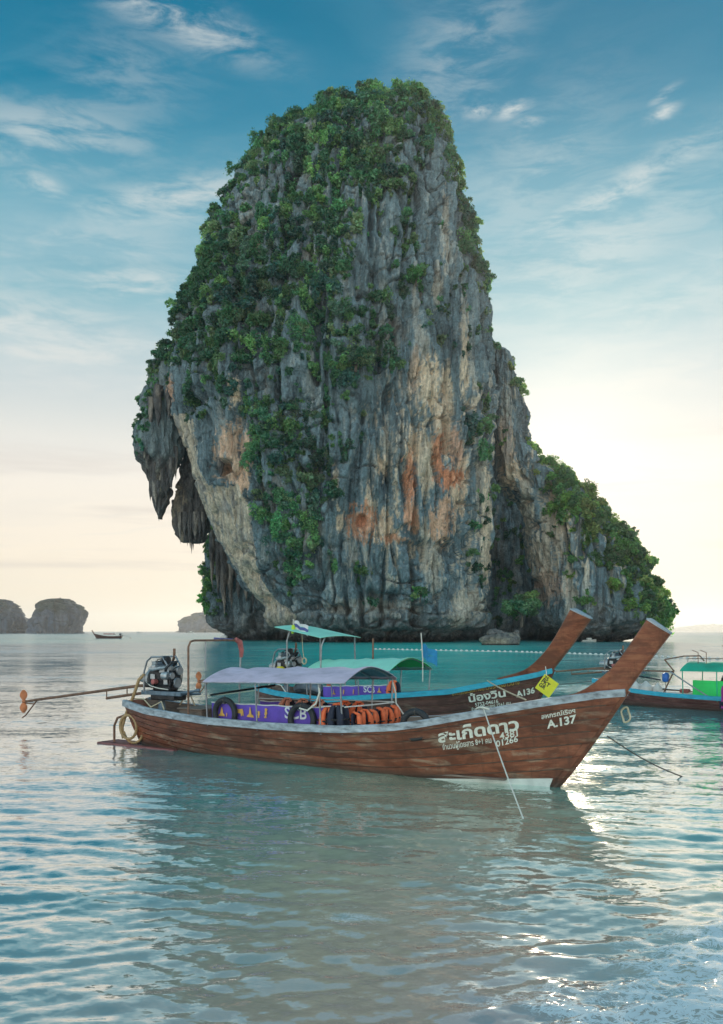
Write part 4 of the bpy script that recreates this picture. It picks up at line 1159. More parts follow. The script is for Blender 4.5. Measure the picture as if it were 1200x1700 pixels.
def build_engine(root, x0, z0, tail=4.2, tail_dz=-.30, scale=1.0, yellow=False):
    """long-tail motor: car engine on a swivel with a long propeller shaft behind"""
    eng = bpy.data.objects.new('engine', None); COL.objects.link(eng); eng.parent = root
    eng.location = (x0, 0, z0); eng.scale = (scale,) * 3
    def part(nm, mb, mat, sm=False): return mb.build(nm, mat, eng, smooth=sm)
    part('engine_block', MB().bbox((.12, 0, .30), (.56, .30, .30), .03).bbox((.12, 0, .12), (.46, .24, .12), .03), GREASE)
    part('cylinder_head', MB().bbox((.10, 0, .49), (.54, .24, .10), .02), ALU)
    part('valve_cover', MB().bbox((.10, .02, .575), (.50, .17, .09), .03), BLUESTEEL)
    part('gearbox', MB().lathe((-.18, 0, .28), (-1, 0, 0), [(0, .19), (.08, .18), (.16, .10), (.34, .075)], 16), ALU, True)
    mb = MB()
    for (c, r) in (((.44, -.03, .22), .10), ((.45, .02, .45), .085), ((.44, -.17, .36), .065)):
        mb = MB().lathe(c, (1, 0, 0), [(0, r * .9), (.012, r), (.022, r * .8), (.032, r), (.045, r * .9)], 18)
        part('pulley', mb, STEEL, True)
    part('drive_belt', MB().tube([(.468, -.03, .115), (.468, .075, .22), (.468, .10, .45), (.468, .02, .54), (.468, -.10, .50), (.468, -.235, .37), (.468, -.20, .30)], .010, 5, closed=True), RUBBER)
    part('alternator', MB().lathe((.26, -.21, .36), (1, 0, 0), [(0, .05), (.02, .075), (.12, .078), (.15, .05)], 16), ALU, True)
    part('air_filter', MB().lathe((.20, -.10, .64), (1, 0, 0), [(0, .06), (.01, .085), (.09, .085), (.10, .06)], 18), GREASE, True)
    part('carburettor', MB().bbox((.04, -.20, .50), (.10, .10, .12), .02).lathe((.04, -.20, .56), (0, 0, 1), [(0, .045), (.06, .06)], 12), ALU)
    part('starter_motor', MB().lathe((-.20, -.19, .18), (1, 0, 0), [(0, .045), (.02, .055), (.20, .055), (.22, .03)], 14), GREASE, True)
    part('oil_filter', MB().lathe((.05, -.16, .24), (0, -1, 0), [(0, .045), (.01, .05), (.10, .05), (.11, .03)], 14), PINKCAP, True)
    part('intake_manifold', MB().tube([(.28, -.13, .50), (.22, -.22, .50), (.04, -.24, .47), (-.10, -.20, .48)], .028, 8).tube([(.12, -.13, .50), (.10, -.23, .49)], .026, 8).tube([(-.04, -.13, .50), (-.02, -.23, .48)], .026, 8), ALU, True)
    part('exhaust_manifold', MB().tube([(.30, .14, .46), (.26, .20, .44), (.0, .21, .42), (-.10, .20, .50)], .032, 8), RUST_M, True)
    part('exhaust_pipe', MB().tube([(.06, .20, .44), (.12, .19, .62), (.18, .17, .70), (.18, .17, .86)], .026, 10), RUST_M, True)
    part('ignition_leads', MB().tube([(.26, -.05, .62), (.20, -.13, .68), (.05, -.12, .66), (-.08, -.04, .62)], .010, 5).tube([(.0, -.05, .62), (-.06, -.14, .60), (-.14, -.12, .48)], .010, 5).tube([(.16, -.06, .62), (.02, -.17, .62), (-.16, -.10, .44)], .010, 5), RUBBER, True)
    part('radiator_hose', MB().tube([(.36, -.02, .54), (.48, -.06, .62), (.44, -.16, .60), (.34, -.22, .48)], .026, 8), RUBBER, True)
    part('fuel_line', MB().tube([(-.16, -.22, .22), (-.02, -.25, .16), (.18, -.23, .12), (.40, -.20, .10)], .010, 6), ROPE_W, True)
    part('bracket', MB().bbox((.20, -.17, .47), (.14, .02, .12), .008), ALU)
    part('bracket', MB().bbox((.30, -.17, .27), (.10, .02, .16), .008), ALU)
    part('bracket', MB().bbox((-.05, -.165, .33), (.12, .02, .10), .008), ALU)
    part('guard_frame', MB().tube([(-.28, -.17, .04), (-.28, -.17, .42), (-.20, -.17, .62), (-.08, -.17, .70), (.22, -.17, .71), (.34, -.17, .56), (.38, -.17, .40)], .018, 8)
         .tube([(-.28, .17, .04), (-.28, .17, .42), (-.20, .17, .62), (-.08, .17, .70), (.22, .17, .71), (.38, .17, .48)], .018, 8).tube([(-.08, -.17, .70), (-.08, .17, .70)], .016, 8), STEEL, True)
    part('engine_bed', MB().bbox((.16, -.14, .02), (1.05, .06, .08), .01).bbox((.16, .14, .02), (1.05, .06, .08), .01).bbox((-.30, 0, .02), (.06, .34, .07), .01).bbox((.55, 0, .02), (.06, .34, .07), .01), BLUESTEEL)
    part('drip_tray', MB().bbox((.20, 0, -.06), (.62, .34, .10), .02), GREASE)
    part('swivel', MB().lathe((.02, 0, -.42), (0, 0, 1), [(0, .10), (.05, .08), (.30, .06), (.34, .09)], 14).bbox((-.12, 0, -.10), (.36, .10, .05), .01), BLUESTEEL, True)
    part('tiller', MB().tube([(.60, -.14, .03), (1.05, -.13, .10)], .024, 8).tube([(.60, .14, .0), (.98, .05, .03)], .022, 8).lathe((1.05, -.13, .10), (.99, 0, .15), [(0, .03), (.07, .034), (.09, .02)], 10), BLUESTEEL, True)
    ex = -tail; ez = tail_dz
    part('shaft_tube', MB().tube([(-.28, 0, .14), (-.6, 0, .13), (ex, 0, ez)], [.034, .030, .026], 10), RUST_M, True)
    part('shaft_brace', MB().tube([(-.30, -.02, .02), (-1.55, 0, -.035 + (ez - .13) * .26)], .028, 8).tube([(-1.55, 0, -.05 + (ez - .13) * .26), (-1.55, 0, .13 + (ez - .13) * .26)], .012, 6).tube([(-.95, 0, -.02 + (ez - .13) * .1), (-.95, 0, .13 + (ez - .13) * .1)], .012, 6), RUST_M, True)
    mb = MB()
    for s in (1, -1):
        rows = []
        for i in range(9):
            t = i / 8; w = .085 * math.sin(PI * min(.97, .12 + .8 * t)) ; tw = .9 - .5 * t
            c = Vector((ex - .05, 0, ez + s * (.03 + .22 * t)))
            dv = Vector((math.sin(tw) * .7, math.cos(tw), 0)) * w
            rows.append([c - dv, c + dv * .0 + Vector((.012, 0, 0)), c + dv])
        mb.sheet(rows, .012, (1, 0, 0))
    mb.lathe((ex - .10, 0, ez), (1, 0, 0), [(0, .02), (.04, .04), (.12, .036)], 10)
    part('propeller', mb, BRONZE, True)
    part('skeg', MB().tube([(ex + .42, 0, ez + .05), (ex + .02, 0, ez - .30), (ex - .10, 0, ez - .36)], .016, 6).tube([(ex + .30, 0, ez - .04), (ex + .02, 0, ez - .04)], .012, 6), RUST_M, True)
    if yellow:
        part('fuel_can', MB().lathe((.14, -.30, .10), (0, 0, 1), [(0, .10), (.02, .13), (.14, .13), (.20, .06)], 14), YELLOW, True)
    return eng

def build_canopy(root, hull, x0, x1, ze0, ze1, crown, mat, hw=None, posts=4, post_mat=None, under=None, sag=.02, nose=0.0, post_x=None):
    post_mat = post_mat or STEEL
    n = 25
    hwf = lambda x: (hw if hw else hull.rail(x)[0] + .03)
    def zz(x, y, t):
        e = ze0 + (ze1 - ze0) * t
        k = abs(y)
        dip = sag * (math.sin(t * PI * 4) ** 2)
        ends = nose * ((abs(2 * t - 1)) ** 6)
        return e + crown * (1 - k ** 1.75) - dip * (1 - k) - ends * crown * (1 - k)
    rows = []
    for i in range(n):
        t = i / (n - 1); x = x0 + (x1 - x0) * t
        rows.append([Vector((x, y * hwf(x), zz(x, y, t) + .008 * math.sin(i * 1.7 + y * 5))) for y in np.linspace(-1, 1, 15)])
    c = MB().sheet(rows, .008).build('canopy', mat, root, smooth=True)
    if under is not None:
        MB().sheet([[p + Vector((0, 0, -.012)) for p in r[1:-1]] for r in rows], .006).build('canopy_lining', under, c, smooth=True)
    ts = [.02 + .96 * k / (posts - 1) for k in range(posts)] if post_x is None else [(x - x0) / (x1 - x0) for x in post_x]
    for t in ts:
        x = x0 + (x1 - x0) * t
        MB().tube([Vector((x, y * (hwf(x) - .01), zz(x, y, t) - .03)) for y in np.linspace(-1, 1, 15)], .014, 7).build('rib', post_mat, c, smooth=True)
        b, zr = hull.rail(x)
        for s in (-1, 1):
            MB().tube([(x, s * (b - .05), zr - .15), (x, s * (hwf(x) - .02), zz(x, 1, t) - .015)], .016, 8).build('canopy_post', post_mat, root, smooth=True)
    for s in (-1, 1):
        MB().tube([Vector((x0 + (x1 - x0) * t, s * (hwf(x0 + (x1 - x0) * t) - .01), zz(0, 1, t) - .012)) for t in np.linspace(0, 1, 12)], .013, 7).build('edge_rail', post_mat, c, smooth=True)
    return c

def motif(kind, cx, cz, s):
    """little printed figures: stupa, elephant, seahorse"""
    if kind == 0: pts = [(-.5, 0), (.5, 0), (.42, .2), (.2, .3), (.14, .6), (.04, 1.0), (-.04, 1.0), (-.14, .6), (-.2, .3), (-.42, .2)]
    elif kind == 1: pts = [(-.5, 0), (-.32, 0), (-.30, .28), (.12, .28), (.14, 0), (.32, 0), (.34, .35), (.44, .05), (.55, .05), (.50, .55), (.38, .78), (.1, .72), (-.42, .70), (-.55, .45)]
    else: pts = [(-.1, 0), (.2, .05), (.12, .25), (.30, .5), (.18, .7), (.34, .85), (.1, 1.0), (-.12, .9), (-.06, .65), (-.16, .4), (.0, .2), (-.2, .12)]
    return [(cx + a * s, cz + b * s) for a, b in pts]

def build_banner(root, hull, x0, x1, side, ztop0, ztop1, inset=.10, motifs=(), word=None, name='side_banner'):
    n = 46
    def yy(x, w): return side * (hull.rail(x)[0] - inset) + w
    def wav(x, k): return .014 * math.sin(x * 19.0) * k + .010 * math.sin(x * 41.0 + 1.0) * k
    rows = []
    for i in range(n):
        t = i / (n - 1); x = x0 + (x1 - x0) * t
        zt = ztop0 + (ztop1 - ztop0) * t; zb = hull.rail(x)[1] - .10
        rows.append([Vector((x, yy(x, wav(x, k)), zb + (zt - zb) * (1 - k) - .012 * (1 - k) * math.sin(t * PI * 5) ** 2)) for k in np.linspace(0, 1, 8)])
    b = MB().sheet(rows, .006, (0, side, 0)).build(name, PURPLE, root, smooth=True)
    MB().tube([rows[i][0] + Vector((0, 0, .008)) for i in range(n)], .012, 6).build('top_rail', WHITEPAINT, b, smooth=True)
    for (kind, x, z, s) in motifs:
        pts = motif(kind, x, z, s)
        mb = MB(); mb._add([Vector((p[0], yy(p[0], wav(p[0], .6)) + side * .016, p[1])) for p in pts], [tuple(range(len(pts)))])
        mb.build('printed_figure', MOTIF, b)
    if word:
        body, xa, xb, z = word
        vs, fs = text_mesh(body, 1.0, .02)
        w = max(v.x for v in vs) - min(v.x for v in vs); xm = min(v.x for v in vs); k = (xb - xa) / w
        mb = MB(); mb._add([Vector((xa + (v.x - xm) * k, yy(xa + (v.x - xm) * k, wav(xa + (v.x - xm) * k, .6)) + side * .018, z + v.y * k)) for v in vs], fs)
        mb.build('printed_word', WPRINT, b)
    return b

HB = Hull(7.9, ([-.03, .117, .377, .677, .853, .975, 1.09, 1.13], [.86, .78, .715, .95, 1.09, 1.30, 1.50, 1.60]), rake=1.05, bmul=.95)
RZ_B = math.atan2(-.678, .735)
HC = Hull(8.6, ([-.03, .04, .15, .28, .49, .70, .85, 1.0, 1.13], [.80, .72, .54, .47, .44, .52, .78, 1.10, 1.35]), rake=1.1, bmul=.95)
RZ_C = math.atan2(-.69, .72)
BOATS = 'longtail boats moored off the beach'
# ---- nearest boat
zgA = ([-.03, .066, .277, .443, .618, .731, .792, .901, .997, 1.09, 1.13], [.93, .83, .745, .745, .78, .87, .957, 1.17, 1.345, 1.49, 1.53])
HA = Hull(9.03, zgA)
RZ_A = math.atan2(-.55, .835)
boatA = empty('longtail_boat', (-4.6, 18.2, 0), RZ_A, label='nearest brown wooden longtail boat, lilac canopy, white lettering ending A.137', category='boat', group=BOATS)
build_hull(boatA, HA, WOOD_A, GREYPAINT, white_boot=True)
build_prow(boatA, 9.03, [(.80, 1.05), (1.16, 1.49), (1.42, 1.86), (1.80, 2.37)], [(-.30, 1.30), (.50, 1.46), (1.02, 1.88), (1.49, 2.58)], (.10, .30), .10, WOOD_POST)
build_engine(boatA, .46, 1.09, tail=4.2, tail_dz=-.34, scale=1.1)
build_canopy(boatA, HA, 2.42, 5.72, 1.44, 1.53, .25, LILAC, post_x=[2.48, 3.76, 5.2, 5.64], under=BLUESTEEL, sag=.035)

def pipe(root, name, pts, r, mat, n=8):
    return MB().tube(pts, r, n).build(name, mat, root, smooth=True)
def arc_pts(c, r, a0, a1, n, plane='xz'):
    out = []
    for i in range(n):
        a = a0 + (a1 - a0) * i / (n - 1)
        p = (math.cos(a) * r, math.sin(a) * r)
        out.append(Vector(c) + (Vector((p[0], 0, p[1])) if plane == 'xz' else Vector((p[0], p[1], 0)) if plane == 'xy' else Vector((0, p[0], p[1]))))
    return out

# ---- fittings of the nearest boat
hull_text(HA, 'สะเก็ดดาว', 7.389, 8.669, .622, .893, LETTER, boatA, bold=.035, height=-.76)
hull_text(HA, 'จำนวนผู้โดยสาร 8+1 คน', 7.442, 8.231, .506, .664, LETTER, boatA, bold=.012, height=.125)
hull_text(HA, '4381', 8.364, 8.640, .718, .787, LETTER, boatA, bold=.02)
hull_text(HA, '01266', 8.296, 8.632, .599, .701, LETTER, boatA, bold=.02)
hull_text(HA, 'สหกรณ์เรือฯ', 9.008, 9.486, 1.065, 1.179, LETTER, boatA, bold=.02)
hull_text(HA, 'A.137', 9.072, 9.492, .920, 1.030, LETTER, boatA, bold=.035)
# worn cream patch on the gunwale
pipe(boatA, 'gantry', [(1.95, -.70, .62), (1.95, -.70, 2.10), (1.95, -.64, 2.20), (1.95, -.54, 2.22), (1.97, .30, 2.22), (2.0, .66, 2.21)], .021, RUST_M, 10)
pipe(boatA, 'gantry', [(2.0, .70, .62), (2.02, .72, 1.6), (2.05, .72, 2.20)], .020, STEEL, 10)
pipe(boatA, 'padded_wrap', [(2.05, .72, 1.86), (2.05, .73, 2.0), (2.03, .70, 2.18), (2.0, .60, 2.23)], [.035, .05, .06, .05], PINKCAP, 10)
pipe(boatA, 'hanging_chain', [(1.97, -.25, 2.20), (1.98, -.25, 2.0), (1.96, -.25, 1.86), (1.98, -.25, 1.62)], .012, STEEL, 6)
pipe(boatA, 'safety_pole', [(2.45, -.62, 1.18), (3.3, .30, 1.35)], .02, GREASE, 8)
pipe(boatA, 'cooling_hose', [(.16, -.18, 1.50), (.05, -.24, 1.38), (.0, -.26, 1.22), (-.10, -.28, .98), (-.30, -.30, .60), (-.40, -.30, .35), (-.36, -.30, .12)], .034, HOSE, 9)
pipe(boatA, 'cooling_hose', arc_pts((-.16, -.34, .38), .25, PI * .75, PI * 2.9, 26), .030, HOSE, 9)
pipe(boatA, 'cooling_hose', arc_pts((-.05, -.30, .36), .31, PI * 1.1, PI * 2.6, 22), .028, HOSE, 9)
pipe(boatA, 'grab_rail', [(-.62, -.32, .0), (-.62, -.32, .38), (-.52, -.32, .55), (-.30, -.30, .62), (-.10, -.28, .66)], .026, RUST_M, 9)
MB().bbox((.25, -.48, .005), (2.3, .16, .07), .02).build('stern_step', REDOX, boatA)
MB().bbox((-.50, -.22, .01), (.8, .5, .06), .02).build('stern_board', REDOX, boatA)
bx = MB().bbox((1.62, .08, .60), (.62, .80, .46), .02).build('engine_box', WOOD_IN, boatA)
MB().bbox((1.62, .08, .845), (.68, .86, .03), .01).build('lid', WOOD_IN, bx)
MB().bbox((2.2, .30, .62), (.42, .5, .34), .02).build('locker', WOOD_IN, boatA)
pipe(boatA, 'side_rail', [(5.15, -.74, 1.10), (5.64, -.76, 1.13)], .012, WHITEPAINT, 7)
pipe(boatA, 'side_rail', [(2.5, .72, 1.03), (4.5, .78, 1.08), (5.7, .78, 1.10)], .012, WHITEPAINT, 7)
MB().sheet([[Vector((x, y, HA.rail(x)[1] - .30)) for y in (-.62, 0, .62)] for x in (2.6, 4.0, 5.4, 6.6)], .03).build('bench', WOOD_IN, boatA)
build_banner(boatA, HA, 2.44, 5.15, -1, 1.03, 1.07, .20, [(0, 2.72, .79, .17), (2, 2.86, .79, .07), (1, 3.20, .82, .18), (0, 3.46, .81, .19), (2, 3.66, .81, .13), (2, 3.84, .815, .19), (2, 4.93, .84, .15)], ('SCB', 4.30, 4.79, .85))
build_banner(boatA, HA, 2.6, 5.0, 1, .98, 1.02, .10)

def tyre(loc, rz, label, R=.245, r=.055, tilt=0.0):
    o = empty('tyre_fender', loc, rz, label=label, category='tyre', group='tyre fenders on the boats')
    pts = [(math.cos(a) * R, 0, math.sin(a) * R) for a in np.linspace(0, 2 * PI, 28, endpoint=False)]
    MB().tube(pts, r, 10, closed=True).build('tyre', RUBBER, o, smooth=True)
    MB().tube([(.0, -.01, R - r * 1.2), (.0, -r * 1.1, R), (.0, 0, R + r * 1.15), (.0, r * 1.1, R + .0), (.0, .01, R - r * 1.2)], .012, 6, closed=True).build('tie_cord', ROPE_D, o, smooth=True)
    return o
def to_world(boat, p):
    c, s = math.cos(boat.rotation_euler.z), math.sin(boat.rotation_euler.z)
    return Vector((boat.location.x + c * p[0] - s * p[1], boat.location.y + s * p[0] + c * p[1], p[2]))
def on_rail(boat, hull, x, inset, z):
    return to_world(boat, (x, -(hull.rail(x)[0] - inset), z))
def rail_rz(boat, hull, x):
    return boat.rotation_euler.z + math.atan2(-(hull.rail(x + .1)[0] - hull.rail(x - .1)[0]), .2)
tyre(on_rail(boatA, HA, 2.87, .12, .85), rail_rz(boatA, HA, 2.87), 'black tyre fender before the purple banner at the stern end of the nearest boat', R=.26)
tyre(on_rail(boatA, HA, 4.74, .12, .85), rail_rz(boatA, HA, 4.74), 'black tyre fender across the white SCB letters of the nearest boat', R=.25)
tyre(on_rail(boatA, HA, 6.98, .12, .88), rail_rz(boatA, HA, 6.98), 'black tyre fender forward of the life jackets on the nearest boat', R=.22)

def life_jacket(loc, rz, label, mat=ORANGE, tilt=0.0, s=1.0, navy_front=False):
    """hangs from loc downwards"""
    o = empty('life_jacket', loc, rz, label=label, category='life jacket', group='life jackets hung along the boat rails')
    o.rotation_euler = (0, tilt, rz); o.scale = (s,) * 3
    rgj = random.Random(label)
    for sd in (-1, 1):
        rings = []
        for i in range(9):
            t = i / 8
            z = .02 - .46 * t
            w = np.interp(t, [0, .15, .4, 1], [.045, .060, .080, .085]); cx = sd * np.interp(t, [0, .3, 1], [.05, .095, .105]); th = np.interp(t, [0, .2, .9, 1], [.03, .055, .05, .02])
            cx += rgj.uniform(-.006, .006); yc = -.06 - .03 * math.sin(PI * t)
            rings.append([Vector((cx + w * .85 * math.cos(a), yc + th * math.sin(a), z)) for a in np.linspace(0, 2 * PI, 12, endpoint=False)])
        loft(MB(), rings).build('front_panel', NAVY if navy_front else mat, o, smooth=True, angle=60)
    rings = []
    for i in range(7):
        t = i / 6; z = .02 - .44 * t; w = np.interp(t, [0, .2, 1], [.12, .19, .20])
        rings.append([Vector((w * math.cos(a), .06 + .035 * math.sin(a), z)) for a in np.linspace(0, 2 * PI, 12, endpoint=False)])
    loft(MB(), rings).build('back_panel', NAVY, o, smooth=True, angle=60)
    MB().tube([(-.06, -.06, .0), (-.085, 0, .025), (0, .05, .04), (.085, 0, .025), (.06, -.06, .0)], .026, 8).build('collar', mat, o, smooth=True)
    for z in (-.22, -.35):
        MB().tube([(-.23, .02, z), (-.20, -.10, z), (0, -.135, z - .01), (.20, -.10, z), (.23, .02, z)], .016, 6).build('strap', BLACKST, o, smooth=True)
    MB().bbox((.01, -.15, -.355), (.05, .02, .04), .006).build('buckle', BLACKST, o)
    return o
life_jacket(on_rail(boatA, HA, 5.30, .16, 1.06), rail_rz(boatA, HA, 5.3), 'orange life jacket hung between banner and navy jacket on the nearest boat', tilt=.05, s=.92)
life_jacket(on_rail(boatA, HA, 5.50, .12, 1.12), rail_rz(boatA, HA, 5.5), 'dark navy life jacket hung at the front canopy post of the nearest boat', tilt=-.05, s=.98, navy_front=True)
pipe(boatA, 'cross_rail', [(5.70, -.80, 1.12), (5.72, 0, 1.10), (5.70, .80, 1.09)], .013, WHITEPAINT, 7)
for k, (y, ti, lab) in enumerate([(-.62, .10, 'orange life jacket on the cross rail right beside the navy one'), (-.36, -.08, 'second orange life jacket from the navy one on the cross rail'), (-.10, .05, 'third orange life jacket from the navy one on the cross rail'),
                                  (.14, -.10, 'third orange life jacket from the right end of the cross rail'), (.38, .09, 'second orange life jacket from the right end of the cross rail'), (.62, -.06, 'orange life jacket at the right end of the cross rail')]):
    life_jacket(to_world(boatA, (5.80, y, .99 + .02 * (k % 2))), RZ_A + PI / 2 + (.5, -.45, .35, .6, -.35, .3)[k], lab, tilt=ti, s=.80)
for x, lab, mt in [(3.35, 'faded orange life jacket on the far rail above the elephant print', PALEOR), (3.75, 'faded orange life jacket on the far rail, second from the stern', PALEOR), (4.15, 'pale orange life jacket heaped mid rail on the far side of the nearest boat', PALEOR),
                   (4.75, 'orange life jacket on the far rail above the white SCB letters', ORANGE), (5.05, 'orange life jacket on the far rail beside the canopy post rope', ORANGE)]:
    life_jacket(to_world(boatA, (x, .62, 1.03)), boatA.rotation_euler.z, lab, mt, tilt=.2, s=.95)

# ropes on the nearest boat
def rope(name, pts, r, mat, label, sag=0.0, n=24, group='ropes of the moored boats'):
    pts = [Vector(p) for p in pts]
    if len(pts) == 2:
        a, b = pts
        pts = [a + (b - a) * (i / (n - 1)) - Vector((0, 0, sag * math.sin(PI * i / (n - 1)))) for i in range(n)]
    return MB().tube(pts, r, 6).build(name, mat, None, smooth=True, label=label, category='rope', group=group)
pA = on_rail(boatA, HA, 8.19, -.05, 1.20)
rope('mooring_rope', [pA, (2.08, 10.83, -.05)], .010, ROPE_W, 'white mooring rope slanting from the nearest bow into the water', .03)
MB().tube([to_world(boatA, (8.02 + .28 * i / 9, -HA.rail(8.1)[0] + .05 - .11 * math.sin(i / 9 * PI), 1.18 + .05 * math.sin(i / 9 * PI))) for i in range(10)], .016, 6).build('rope_hitch', ROPE_W, None, smooth=True, label='white rope hitch lying on the grey gunwale of the nearest boat', category='rope', group='ropes of the moored boats')
rope('mooring_rope', [to_world(boatA, (9.90, .02, .83)), (5.42, 14.2, -.05)], .011, ROPE_D, 'dark thin mooring rope running right from the nearest stem into the water', .06)
sl = [to_world(boatA, (10.16 - .06 * math.cos(a) * (1 + .4 * math.sin(2 * a)), .07 + .04 * math.sin(a), 1.16 + .11 * math.sin(a))) for a in np.linspace(0, 2 * PI, 20)]
MB().tube(sl, .014, 6).build('rope_loop', ROPE_Y, None, smooth=True, label='yellowed rope loop hanging beside the nearest prow', category='rope', group='ropes of the moored boats')
rope('stern_rope', [to_world(boatA, (-.15, -.20, .97)), to_world(boatA, (.4, -.42, 1.0)), to_world(boatA, (.75, -.55, .86)), to_world(boatA, (1.0, -.50, .98)), to_world(boatA, (1.2, -.62, .84))], .014, ROPE_Y, 'pale rope lying in bights over the stern gunwale of the nearest boat')
rope('stern_rope', [to_world(boatA, (.8, .2, .85)), to_world(boatA, (.9, .25, 1.02)), to_world(boatA, (1.05, .28, 1.04)), to_world(boatA, (1.15, .3, .84))], .016, ROPE_Y, 'small rope loop standing up inside the stern of the nearest boat')
rope('canopy_rope', [to_world(boatA, (5.18, -.84, 1.50)), to_world(boatA, (5.22, -.87, 1.35)), to_world(boatA, (5.14, -.86, 1.16)), to_world(boatA, (4.95, -.86, 1.03)), to_world(boatA, (4.78, -.86, 1.06))], .016, ROPE_W, 'pale rope looped from a canopy post over the SCB banner')
rope('canopy_rope', [to_world(boatA, (5.66, .82, 1.45)), to_world(boatA, (5.70, .86, 1.25)), to_world(boatA, (5.74, .80, 1.08)), to_world(boatA, (5.95, .78, .84))], .015, ROPE_W, 'pale rope tied round the far front canopy post of the nearest boat')

# ---- second boat
boatB = empty('longtail_boat', (-2.55, 24.0, 0), RZ_B, label='second longtail boat with turquoise gunwale and green canopy, lettered A136', category='boat', group=BOATS)
build_hull(boatB, HB, WOOD_B, BLUEPAINT)
build_prow(boatB, 7.9, [(.70, 1.12), (1.05, 1.60), (1.42, 2.02), (1.93, 2.66)], [(-.35, 1.36), (.45, 1.56), (1.0, 2.04), (1.52, 2.86)], (.10, .30), .10, WOOD_POST)
build_engine(boatB, .62, 1.10, tail=3.4, tail_dz=-.2, scale=1.15, yellow=True)
build_canopy(boatB, HB, 2.15, 5.1, 1.36, 1.47, .30, MINT, posts=4, under=GREENC)
hull_text(HB, 'น้องวิน', 7.151, 7.967, .838, 1.001, LETTER, boatB, bold=.03, height=-.72)
hull_text(HB, '5752-04616', 7.272, 7.791, .746, .851, LETTER, boatB, bold=.012)
hull_text(HB, 'จำนวนผู้โดยสาร 15+1 คน', 7.172, 8.04, .624, .816, LETTER, boatB, bold=.012, height=.115)
hull_text(HB, 'สหกรณ์เรือหางยาวบริการอ่าวนาง', 6.788, 8.276, .97, 1.271, GOLD, boatB, bold=.01, height=.14)
hull_text(HB, 'A136', 8.179, 8.564, .985, 1.095, LETTER, boatB, bold=.035)
build_banner(boatB, HB, 2.73, 4.89, -1, 1.0, 1.12, .12, [(0, 3.15, .82, .13), (2, 3.5, .84, .12), (2, 3.85, .86, .12), (0, 4.68, .94, .13)], ('SCB', 4.2, 4.56, .93))
# stern sun roof
sr = [[Vector((x, y, 2.52 - .16 * (x - 1.0) + .05 * (1 - (y / .75) ** 2))) for y in np.linspace(-.75, .75, 9)] for x in np.linspace(1.0, 2.75, 9)]
cs = MB().sheet(sr, .012).build('stern_canopy', MINT, boatB, smooth=True)
for (x, y) in ((1.35, -.62), (1.35, .62), (2.65, -.62), (2.65, .62)):
    b_, z_ = HB.rail(x)
    pipe(boatB, 'canopy_post', [(x, math.copysign(b_ - .08, y), z_ - .1), (x, y, 2.15 - .1 * (x - 1.3)), (x + .06, y * .9, 2.50 - .16 * (x - 1.0))], .02, STEEL)
pipe(boatB, 'hanging_ring', [(1.75, -.45, 2.38), (1.78, -.45, 1.9), (1.82, -.45, 1.72)], .010, ROPE_Y, 6)
MB().tube(arc_pts((1.84, -.45, 1.62), .08, 0, 2 * PI, 14)[:-1], .02, 6, closed=True).build('hanging_ring', ROPE_Y, boatB, smooth=True)
pipe(boatB, 'mast_pole', [(3.86, 0, .2), (3.86, 0, 2.22)], .022, RUST_M)
fp = pipe(boatB, 'flag_pole', [(5.45, 0, 1.2), (5.45, .0, 1.75), (5.42, 0, 2.15), (5.40, 0, 2.36)], .014, ROPE_W)
def flag(root, x, z, w, h, cols, seedk, name='flag'):
    f0 = None
    for k, mt in enumerate(cols):
        rows = []
        for i in range(8):
            t = i / 7
            rows.append([Vector((x + w * t, .05 * math.sin(t * 7 + seedk) * (1 - .3 * v), z - h * (k + v) / len(cols) - h * .55 * t ** 1.3 + .02 * math.sin(t * 9 + v))) for v in (0, .5, 1)])
        o = MB().sheet(rows, .006, (0, -1, 0)).build(name if k == 0 else 'stripe', mt, root if k == 0 else f0, smooth=True)
        if k == 0: f0 = o
    return f0
FLAGBLUE = principled('blue_flag_cloth', (.02, .26, .52), .75, var=.2, scale=9)
FLAGW = principled('white_flag_cloth', (.72, .70, .70), .75)
FLAGNAVY = principled('navy_flag_cloth', (.10, .11, .32), .75)
FLAGR = principled('red_flag_cloth', (.55, .16, .16), .75)
LIME = principled('lime_ribbon', (.55, .75, .06), .7)
flag(boatB, 5.43, 2.10, .42, .34, [FLAGBLUE, FLAGBLUE], 1.0)
pipe(boatB, 'flag_pole', [(1.55, -.55, 2.36), (1.52, -.55, 2.72)], .012, ROPE_W)
fl = flag(boatB, 1.55, 2.68, .50, .26, [FLAGW, FLAGNAVY, FLAGW], .3)
fl.location = (0, -.55, 0)
MB().tube([(1.53, -.56, 2.56), (1.55, -.57, 2.46), (1.52, -.58, 2.34)], [.04, .055, .03], 8).build('ribbon', LIME, boatB, smooth=True)
for x in (1.6, 2.1):
    pipe(boatB, 'orange_float', [(x, .2, .85), (x, .2, 1.0)], [.05, .06], ORANGE, 8)
pipe(boatB, 'tarpaulin_roll', [(.95, .1, .80), (1.2, .12, .92), (1.7, .12, .90), (2.0, .1, .78)], [.12, .2, .2, .1], BLUESTEEL, 10)
life_jacket(to_world(boatB, (5.12, -.68, 1.20)), RZ_B, 'orange life jacket past the end of the banner on the second boat', s=.9)
rope('tie_rope', [to_world(boatB, (7.60, -HB.rail(7.6)[0], 1.33)), to_world(boatA, (8.76, -.36, 1.35))], .014, ROPE_Y, 'taut rope tying the second boat to the nearest gunwale', .02)
rope('sign_cord', [to_world(boatB, (8.86, -.16, 1.66)), to_world(boatB, (8.95, -.28, 1.56)), to_world(boatB, (8.99, -.34, 1.47))], .010, ROPE_W, 'short white cord holding the yellow sign on the second bow')
